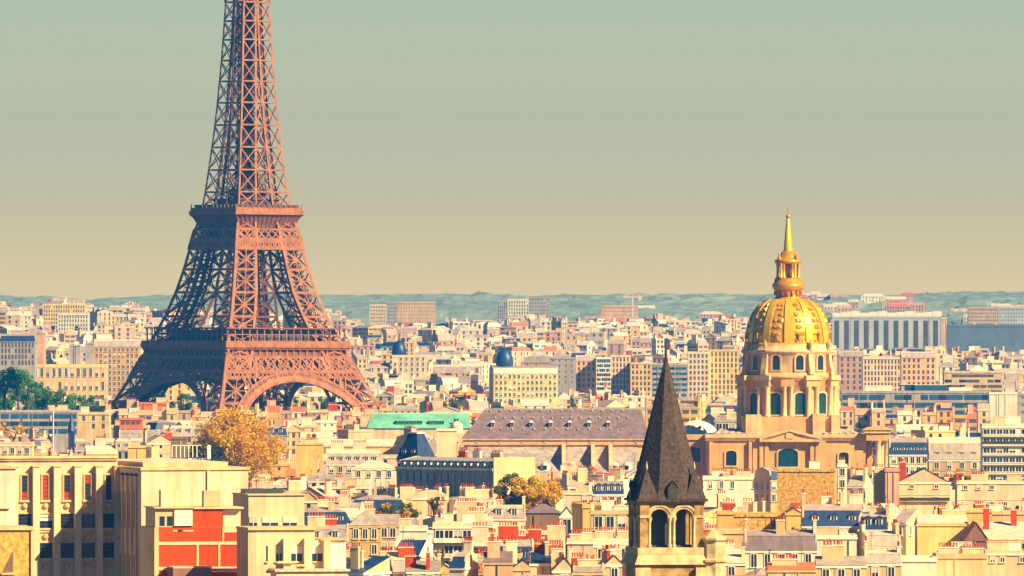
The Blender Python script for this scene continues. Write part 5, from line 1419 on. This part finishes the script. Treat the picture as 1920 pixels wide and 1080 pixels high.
# ---------------------------------------------------------------- trees
def tree(name, label, px, yt, yb, D, wpx, mats, n=7000, leaf=.7, seed=1, group=None, green_low=None, clumps=None):
    rnd = random.Random(seed)
    z1, z0 = Z(yt, D), Z(yb, D); rx = wpx * D / F / 2; rz_ = (z1 - z0) / 2
    xc = X(px, D); g = T(xc, D)
    o = empty(name, (xc, D, g)); tag(o, label, 'tree', group)
    tr = MB(); zc_ = z0 + rz_ * .9 - g
    tr.lathe([(rx * .07 + .25, 0), (rx * .055 + .15, (z0 - g) * .7 + .5), (rx * .04 + .08, zc_)], 8, 'bark')
    cl = []
    nc = clumps or max(14, int(rx * 4))
    for i in range(nc):
        while True:
            v = Vector((rnd.uniform(-1, 1), rnd.uniform(-1, 1), rnd.uniform(-1, 1)))
            if .35 < v.length < 1: break
        v *= .90
        if v.z < 0: v.x *= 1 - .25 * abs(v.z)
        c = Vector((v.x * rx, v.y * rx, z0 - g + rz_ + v.z * rz_))
        mt = rnd.choices(list(mats), list(mats.values()))[0]
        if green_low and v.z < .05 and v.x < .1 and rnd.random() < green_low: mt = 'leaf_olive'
        cl.append((c, rnd.uniform(.13, .36) * min(rx, rz_ * 1.2), mt))
        if i < 9: tr.beam((0, 0, zc_ * .75 + .2 * i / 9 * zc_), c, .12 * rx ** .5 + .05, 'bark', caps=False)
    tr.build('trunk', o)
    cb = MB()
    for i in range(n):
        c, r, mt = rnd.choice(cl)
        v = Vector((rnd.gauss(0, 1), rnd.gauss(0, 1), rnd.gauss(0, 1))).normalized() * r * rnd.random() ** .45
        p = c + v
        a = Vector((rnd.gauss(0, 1), rnd.gauss(0, 1), rnd.gauss(0, 1))).normalized(); b = a.cross(Vector((rnd.gauss(0, 1), rnd.gauss(0, 1), rnd.gauss(0, 1)))).normalized()
        s = leaf * rnd.uniform(.5, 1.2) / 2
        a *= s; b *= s * .8
        cb.face((p - a - b * .4, p - b, p + a, p + b), mt)
    cb.build('crown', o)
    return o
AUT = {'leaf_orange': 8, 'leaf_yellow': 4}
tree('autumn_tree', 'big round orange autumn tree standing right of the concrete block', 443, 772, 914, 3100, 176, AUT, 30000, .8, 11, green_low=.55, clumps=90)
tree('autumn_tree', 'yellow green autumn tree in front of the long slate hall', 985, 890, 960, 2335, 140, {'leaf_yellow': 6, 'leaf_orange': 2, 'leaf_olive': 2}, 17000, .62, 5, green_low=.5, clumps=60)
tree('autumn_tree', 'flat topped yellowing tree behind the light roofs at middle left', 742, 940, 978, 2300, 116, {'leaf_yellow': 4, 'leaf_olive': 3}, 5000, .45, 8)
tree('autumn_tree', 'small orange tree at the left edge above the cream pavilion', 18, 790, 830, 3330, 62, AUT, 3000, .55, 4)
tree('autumn_tree', 'small olive tree tucked beside the cream pavilion at the left', 62, 822, 850, 2990, 26, {'leaf_yellow': 3, 'leaf_olive': 2}, 1500, .5, 14)
tree('autumn_tree', 'small yellow tree between the roofs below the iron tower', 586, 812, 836, 3420, 34, {'leaf_yellow': 3, 'leaf_olive': 3}, 1500, .55, 15)
tree('autumn_tree', 'wide olive tree right of the tower foot behind the green copper roof', 838, 744, 772, 4150, 70, {'leaf_yellow': 3, 'leaf_olive': 4}, 3000, .7, 16)
tree('autumn_tree', 'small yellow green bush in front of the rounded barrel roof', 818, 930, 952, 2395, 36, {'leaf_yellow': 3, 'leaf_olive': 3}, 1500, .45, 18)
tree('autumn_tree', 'roof terrace bush beside the modern stacked balconies', 826, 1030, 1046, 1868, 30, {'leaf_yellow': 3, 'leaf_olive': 3}, 1200, .3, 19)
tree('autumn_tree', 'orange bush at the far right among the flat roofs', 1885, 944, 962, 2120, 60, {'leaf_orange': 3, 'leaf_olive': 2}, 1800, .4, 20)
tree('autumn_tree', 'tiny orange tree above the ridge of the slate hall', 1082, 754, 772, 4050, 18, AUT, 900, .6, 17)
for i, (px, yt, w) in enumerate(((1668, 884, 30), (1745, 888, 36), (1800, 886, 40), (1840, 880, 34), (1606, 878, 46))):
    tree('street_tree', 'yellow green street tree before the balcony flats and the church, %s of five' % ('first', 'second', 'third', 'fourth', 'last')[i], px, yt, yt + 24, 2600 + 12 * i, w, {'leaf_yellow': 4, 'leaf_olive': 4}, 1600, .5, 30 + i)
for i, (px, yt, w, c) in enumerate(((8, 690, 70, 0), (34, 688, 56, 1), (52, 706, 60, 1), (84, 720, 60, 0), (20, 722, 62, 0), (62, 730, 64, 1), (112, 728, 54, 0), (146, 734, 46, 1), (178, 738, 40, 0), (0, 735, 50, 1))):
    tree('park_tree', 'dense green park tree, number %s counted along the left edge mass' % ('one', 'two', 'three', 'four', 'five', 'six', 'seven', 'eight', 'nine', 'ten')[i], px, yt, yt + 46, 4180 + 16 * i, w, {'leaf_green': 6, ('leaf_olive' if c == 0 else 'leaf_green'): 2}, 2600, .9, 50 + i, group='park trees')
for i, (px, yt, w) in enumerate(((300, 742, 44), (345, 738, 40), (390, 742, 40), (330, 752, 36), (600, 744, 34), (560, 746, 30), (640, 750, 36), (285, 756, 40))):
    tree('park_tree', 'dark green tree seen %s under the iron tower' % ('first', 'second', 'third', 'fourth', 'fifth', 'sixth', 'seventh', 'eighth')[i], px, yt, yt + 34, 4230 + 9 * i, w, {'leaf_green': 4, 'leaf_olive': 3}, 1500, .9, 80 + i, group='park trees')

def woods(name, spots, mat, per, leaf, seed):
    rnd = random.Random(seed); m = MB()
    for (px0, px1, D0, D1, n, size) in spots:
        for _ in range(n):
            D = rnd.uniform(D0, D1); x = X(rnd.uniform(px0, px1), D); z = T(x, D); r = size * rnd.uniform(.6, 1.25)
            for _k in range(per):
                v = Vector((rnd.gauss(0, 1), rnd.gauss(0, 1), rnd.gauss(0, 1))).normalized() * r * rnd.random() ** .4
                p = Vector((x, D, z + r * .55)) + Vector((v.x, v.y, v.z * .9))
                a = Vector((rnd.gauss(0, 1), rnd.gauss(0, 1), rnd.gauss(0, 1))).normalized(); b = a.cross(Vector((rnd.gauss(0, 1), rnd.gauss(0, 1), rnd.gauss(0, 1)))).normalized()
                s = leaf * rnd.uniform(.5, 1.1)
                m.face((p - a * s, p - b * s, p + a * s, p + b * s), mat)
    tag(m.build(name), 'hazy mass of trees between the far roofs and over the hills', 'woods', kind='stuff')
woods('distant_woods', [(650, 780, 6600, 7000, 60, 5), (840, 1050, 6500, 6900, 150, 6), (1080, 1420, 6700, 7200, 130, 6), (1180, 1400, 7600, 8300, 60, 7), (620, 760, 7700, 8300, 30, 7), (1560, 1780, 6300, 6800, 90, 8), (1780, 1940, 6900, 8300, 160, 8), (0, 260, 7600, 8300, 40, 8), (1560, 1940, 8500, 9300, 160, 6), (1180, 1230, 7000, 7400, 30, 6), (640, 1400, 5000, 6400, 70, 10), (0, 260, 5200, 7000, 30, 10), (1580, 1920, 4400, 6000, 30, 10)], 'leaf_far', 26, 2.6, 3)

# ---------------------------------------------------------------- the rest of the city, row behind row
rnd = random.Random(21)
cands = []
D = 1660.0
while D < 8350:
    if D < 4350: step = max(26, 6.0 * D * D / (F * 50))
    else: step = 95
    half = 990 * D / F + 12
    x = -half + rnd.uniform(-8, 0)
    while x < half:
        big = rnd.random()
        w = rnd.uniform(5, 10) if big < .55 else (rnd.uniform(9, 16) if big < .9 else rnd.uniform(16, 30))
        if D > 4300: w *= 1.1
        cands.append((D + rnd.uniform(-.4, .4) * step, x + w / 2, w))
        x += w + (rnd.uniform(0, 1) if rnd.random() < .55 else rnd.uniform(2, 9))
    D += step
cands.sort()
NEAR_D = 2350
made = {'apartment_house': 0}
def cover(px0, px1, yt):
    a, b = max(0, int(px0)), min(1920, int(px1))
    return sum(max(0, SKYLINE[i] - yt) for i in range(a, b)), a, b
# rows that the hand-placed buildings already hide
pre = sorted([(r['D'], r['px'] - r['w'] * F / r['D'] / 2, r['px'] + r['w'] * F / r['D'] / 2, r['y']) for r in RECS if 'w' in r] +
             [(UD - 30, -10, 470, 868), (1440, 290, 466, 990), (1475, 466, 570, 928), (1425, 465, 648, 1012), (SPD, 1190, 1320, 940), (SPD, 1225, 1285, 800), (DD, 1325, 1625, 820), (DD, 1392, 1572, 660), (HD, 880, 1205, 800), (3520, 695, 880, 778), (3100, 375, 515, 800)])
pi = 0
for (D, xc, w) in cands:
    while pi < len(pre) and pre[pi][0] <= D:
        _, a, b, yt = pre[pi]; pi += 1
        for i in range(max(0, int(a)), min(1920, int(b))): SKYLINE[i] = min(SKYLINE[i], yt)
    far = D > 4300
    d = rnd.uniform(10, 15)
    rz = rnd.choice([0, 0, R(rnd.uniform(-30, 30)), R(rnd.uniform(-30, 30)), R(rnd.choice([-1, 1]) * rnd.uniform(40, 60))])
    if rnd.random() < .2: w, d = d, min(w, 22)
    g = T(xc, D)
    h = rnd.gauss(18.5, 2.6)
    if rnd.random() < (.12 if D < 3300 or far else .4): h += rnd.uniform(3, 10 if D < 3300 else 13)
    if rnd.random() < .2: h -= rnd.uniform(3, 7)
    rtype = rnd.choices(['mansard', 'gable_x', 'flat', 'hip', 'gable_y', 'shed'], [34, 20, 26, 6, 10, 4])[0]
    rh = {'mansard': rnd.uniform(3.2, 5), 'gable_x': rnd.uniform(1.6, 3.2), 'flat': rnd.uniform(.4, .9), 'hip': rnd.uniform(2, 4), 'gable_y': rnd.uniform(1.5, 3), 'shed': rnd.uniform(1.5, 3)}[rtype]
    px = 960 + xc * F / D
    wpx = (w * math.cos(rz) + d * abs(math.sin(rz))) * F / D
    p0, p1 = px - wpx / 2, px + wpx / 2
    if p1 < -25 or p0 > 1945: continue
    chs = rnd.random() < .85
    top = h + rh + (2.0 if chs else 0)
    lim = max([c[2] for c in CLEAR if c[3] > D and c[1] > p0 and c[0] < p1], default=0)
    if far:
        if px > 1570: lim = max(lim, 652 + 6 * math.sin(px * .05))
        elif px > 640: lim = max(lim, 594 + 6 * math.sin(px * .03))
        elif px < 260: lim = max(lim, 566 + 9 * math.sin(px * .04))
        else: lim = max(lim, 578)
    zmax = Z(lim, D) - g
    if top > zmax:
        h -= top - zmax
        if h < 6: continue
    ytop = HY + (CAMZ - g - h - rh) * F / D
    vis, a, b = cover(p0, p1, ytop)
    if vis < (40 if not far else (32 if D < 6500 else 42)): continue
    t, box = taken(xc, D + d / 2, w, d, rz)
    if t: continue
    FOOT.append(box)
    for i in range(a, b): SKYLINE[i] = min(SKYLINE[i], ytop)
    wall = rnd.choices(['cream', 'white', 'ochre', 'peach', 'sand', 'pink', 'yellow', 'grey', 'brick'], [26, 20, 12, 13, 13, 5, 9, 4, 1.5])[0]
    if D > 3600: wall = rnd.choices(['cream', 'white', 'ochre', 'peach', 'sand', 'pink', 'yellow', 'grey'], [32, 22, 6, 10, 9, 3, 18, 3])[0]
    rm = 'gravel_roof' if rtype == 'flat' and rnd.random() < .8 else rnd.choices(['zinc', 'slate', 'pale_zinc', 'tile', 'lead'], [34, 28 if not far else 12, 30, 8 if not far else 4, 8])[0]
    near = D < NEAR_D
    rows = 0 if rnd.random() < .22 and not far else (3 if not far else 5)
    if D < 4300: nm = {'mansard': 'mansard_house', 'gable_x': 'ridge_roofed_house', 'flat': 'flat_roofed_house', 'hip': 'hip_roofed_house', 'gable_y': 'gabled_house', 'shed': 'lean_to_house'}[rtype]
    else: nm = 'town_house' if D < 5500 else ('hillside_house' if D < 6500 else 'suburban_house')
    random.seed(int(D * 7 + xc * 13))
    ch_ = rnd_chims(w, d, rm, rtype, near) if chs else []
    if far: ch_ = [(c[0], c[1], c[2] * 1.2, c[3] * 1.2, c[4], 0, c[6] if c[6] != 'brick' else 'pot') for c in ch_[:2]]
    elif not near: ch_ = [(c[0], c[1], c[2], c[3], c[4], min(c[5], 8), c[6]) for c in ch_]
    dm = (int(w / 3.4) if rtype == 'mansard' and D < 3600 and rnd.random() < .75 else 0)
    house(nm, xc, D, w, d, h, rtype, rh, wall, rm, rz, rows=rows, near=near, chims=ch_, dorm=dm, ends=rnd.random() < .6,
          cols=None if D < 4300 else max(2, int(w / rnd.uniform(3.4, 4.6))), ww=1.15 if D < 4300 else 1.5)

rr = random.Random(5)
for i in range(34):
    px = rr.uniform(1500, 1720) if i < 20 else rr.choice([rr.uniform(640, 1380), rr.uniform(1780, 1920)])
    D = rr.uniform(9300, 10200) if i < 20 else rr.uniform(8500, 9600); w_ = rr.uniform(10, 30)
    xc = X(px, D); g = T(xc, D)
    t, box = taken(xc, D + 6, w_, 12, 0)
    if t: continue
    FOOT.append(box); random.seed(i)
    house('hillside_villa', xc, D, w_, 12, rr.uniform(7, 13), rr.choice(['gable_x', 'flat', 'hip']), 3.0, rr.choice(['white', 'cream', 'peach', 'pink']), rr.choice(['tile', 'pale_zinc', 'zinc']), 0, rows=2, cat='house')

# ---------------------------------------------------------------- labels for the many houses
MARKS = [(250, 600, 'left tower leg'), (660, 640, 'right tower leg'), (1482, 620, 'gilded dome'), (1250, 900, 'pointed spire'), (1235, 690, 'spire tip'), (445, 850, 'big orange tree'), (985, 925, 'yellow green tree'),
         (1040, 795, 'slate hall'), (785, 790, 'green copper roof'), (870, 890, 'long blue mansard'), (120, 880, 'concrete block'), (550, 1000, 'low annexe'), (1880, 845, 'balcony flats'), (1515, 915, 'ochre stone wall'), (980, 715, 'domed corner building'),
         (1665, 620, 'grey housing slab'), (780, 585, 'beige high-rise'), (1720, 745, 'blue glass hall'), (60, 720, 'park trees'), (1730, 915, 'cream gable'), (1565, 975, 'white dormers'), (1770, 1000, 'broad yellow wall'), (1425, 980, 'long rubble wall'),
         (858, 1020, 'modern balconies'), (990, 1015, 'orange chimney rows'), (1010, 580, 'pale high-rises'), (1160, 590, 'half-built slab'), (742, 958, 'flat topped tree'), (100, 795, 'flag pole'), (690, 840, 'long pale shed'), (1460, 1045, 'five-window white house'), (120, 590, 'stepped hill block')]
RD = {'slate': 'slate blue roof', 'zinc': 'grey zinc roof', 'pale_zinc': 'pale metal roof', 'tile': 'orange tiled roof', 'lead': 'dull lead roof', 'gravel_roof': 'flat roof', 'hall_slate': 'dark slate roof'}
WD = {'brick': 'brick red', 'stack': 'tan', 'band': 'tan', 'tile': 'orange', 'rubble': 'ochre stone', 'slab_grey': 'grey'}
ORD = ['first', 'second', 'third', 'fourth', 'fifth', 'sixth', 'seventh', 'eighth', 'ninth', 'tenth', 'eleventh', 'twelfth', 'thirteenth', 'fourteenth', 'fifteenth', 'sixteenth', 'seventeenth', 'eighteenth', 'nineteenth', 'twentieth']
CATS = {'tower_side_house': 'house', 'apartment_house': 'house', 'town_house': 'house', 'hillside_house': 'house', 'chimney_wall': 'chimney wall'}
auto = {}
for r in RECS:
    if r.get('label'):
        tag(r['o'], r['label'], r.get('cat') or 'building', r.get('group')); continue
    mk = min(MARKS, key=lambda q: abs(q[0] - r['px']) + 1.6 * abs(q[1] - r['y']))
    dx, dy = r['px'] - mk[0], r['y'] - mk[1]
    rel = ('left of' if dx < 0 else 'right of') if abs(dx) > abs(dy) * 1.4 else ('above' if dy < 0 else 'below')
    wpx = r['w'] * F / r['D']
    size = 'wide' if wpx > 110 else ('narrow' if wpx < 40 else '')
    nm = 'house' if r['name'].endswith('_house') and r['name'] not in ('hillside_house', 'suburban_house') else {'suburban_house': 'distant house', 'hillside_villa': 'tiny hill house', 'apartment_house': 'house', 'town_house': 'house', 'hillside_house': 'far house', 'tower_side_house': 'house', 'chimney_wall': 'chimney wall', 'flat_block': 'block', 'office_block': 'office', 'chimney_tower': 'chimney'}.get(r['name'], r['name'].replace('_', ' '))
    rt = RD.get(r['rm'], 'roof')
    if r['roof'] == 'mansard' and r['dorm']: rt = rt.replace(' roof', ' dormered roof')
    elif r['roof'] == 'gable_y': rt = rt.replace(' roof', ' gable')
    base = ' '.join(x for x in (size, WD.get(r['wall'], r['wall']), nm, 'with', rt, rel, 'the', mk[2]) if x)
    if len(base.split()) > 13: base = base.replace('slate blue dormered', 'blue dormered').replace('orange tiled', 'tiled').replace('wide ', '').replace('narrow ', '')
    auto.setdefault(base, []).append(r)
for base, rs in auto.items():
    rs.sort(key=lambda r: r['px'])
    for i, r in enumerate(rs):
        lab = base if len(rs) == 1 else base + ', ' + (('leftmost' if i == 0 else 'rightmost' if i == len(rs) - 1 else ORD[min(i, 19)] + ' from left'))
        tag(r['o'], lab, r.get('cat') or ('house' if r['name'].endswith('_house') else None) or CATS.get(r['name'], 'block' if 'block' in r['name'] else 'building'), r.get('group'))
GRP = {'apartment_house': 'apartment houses with chimneys', 'town_house': 'houses around the iron tower', 'hillside_house': 'houses on the far hillside', 'chimney_wall': 'orange and cream chimney walls', 'high_rise': 'high-rises on the horizon'}
for r in RECS:
    if r['name'] in GRP: r['o']['group'] = GRP[r['name']]
    elif r['name'].endswith('_house') and not r['o'].get('group'): r['o']['group'] = r['name'].replace('_', ' ') + 's of the old city'
from collections import Counter
print('COUNTS', Counter(r['name'] for r in RECS), 'objects', len(bpy.data.objects))

# ---------------------------------------------------------------- haze
hb = MB(); hb.box(-2600, 2600, -60, 12600, -1.0, 340, 'iron')
hz = hb.build('haze'); hz.data.materials.clear()
hm = bpy.data.materials.new('haze'); hm.use_nodes = True
t = hm.node_tree; t.nodes.clear()
o_ = t.nodes.new('ShaderNodeOutputMaterial'); v_ = t.nodes.new('ShaderNodeVolumePrincipled')
v_.inputs['Color'].default_value = (*HAZE_COL, 1); v_.inputs['Density'].default_value = HAZE_DENS; v_.inputs['Anisotropy'].default_value = 0.0
t.links.new(v_.outputs[0], o_.inputs['Volume'])
hz.data.materials.append(hm)
tag(hz, kind='stuff'); hz['label'] = 'thin blue summer haze over the whole city'
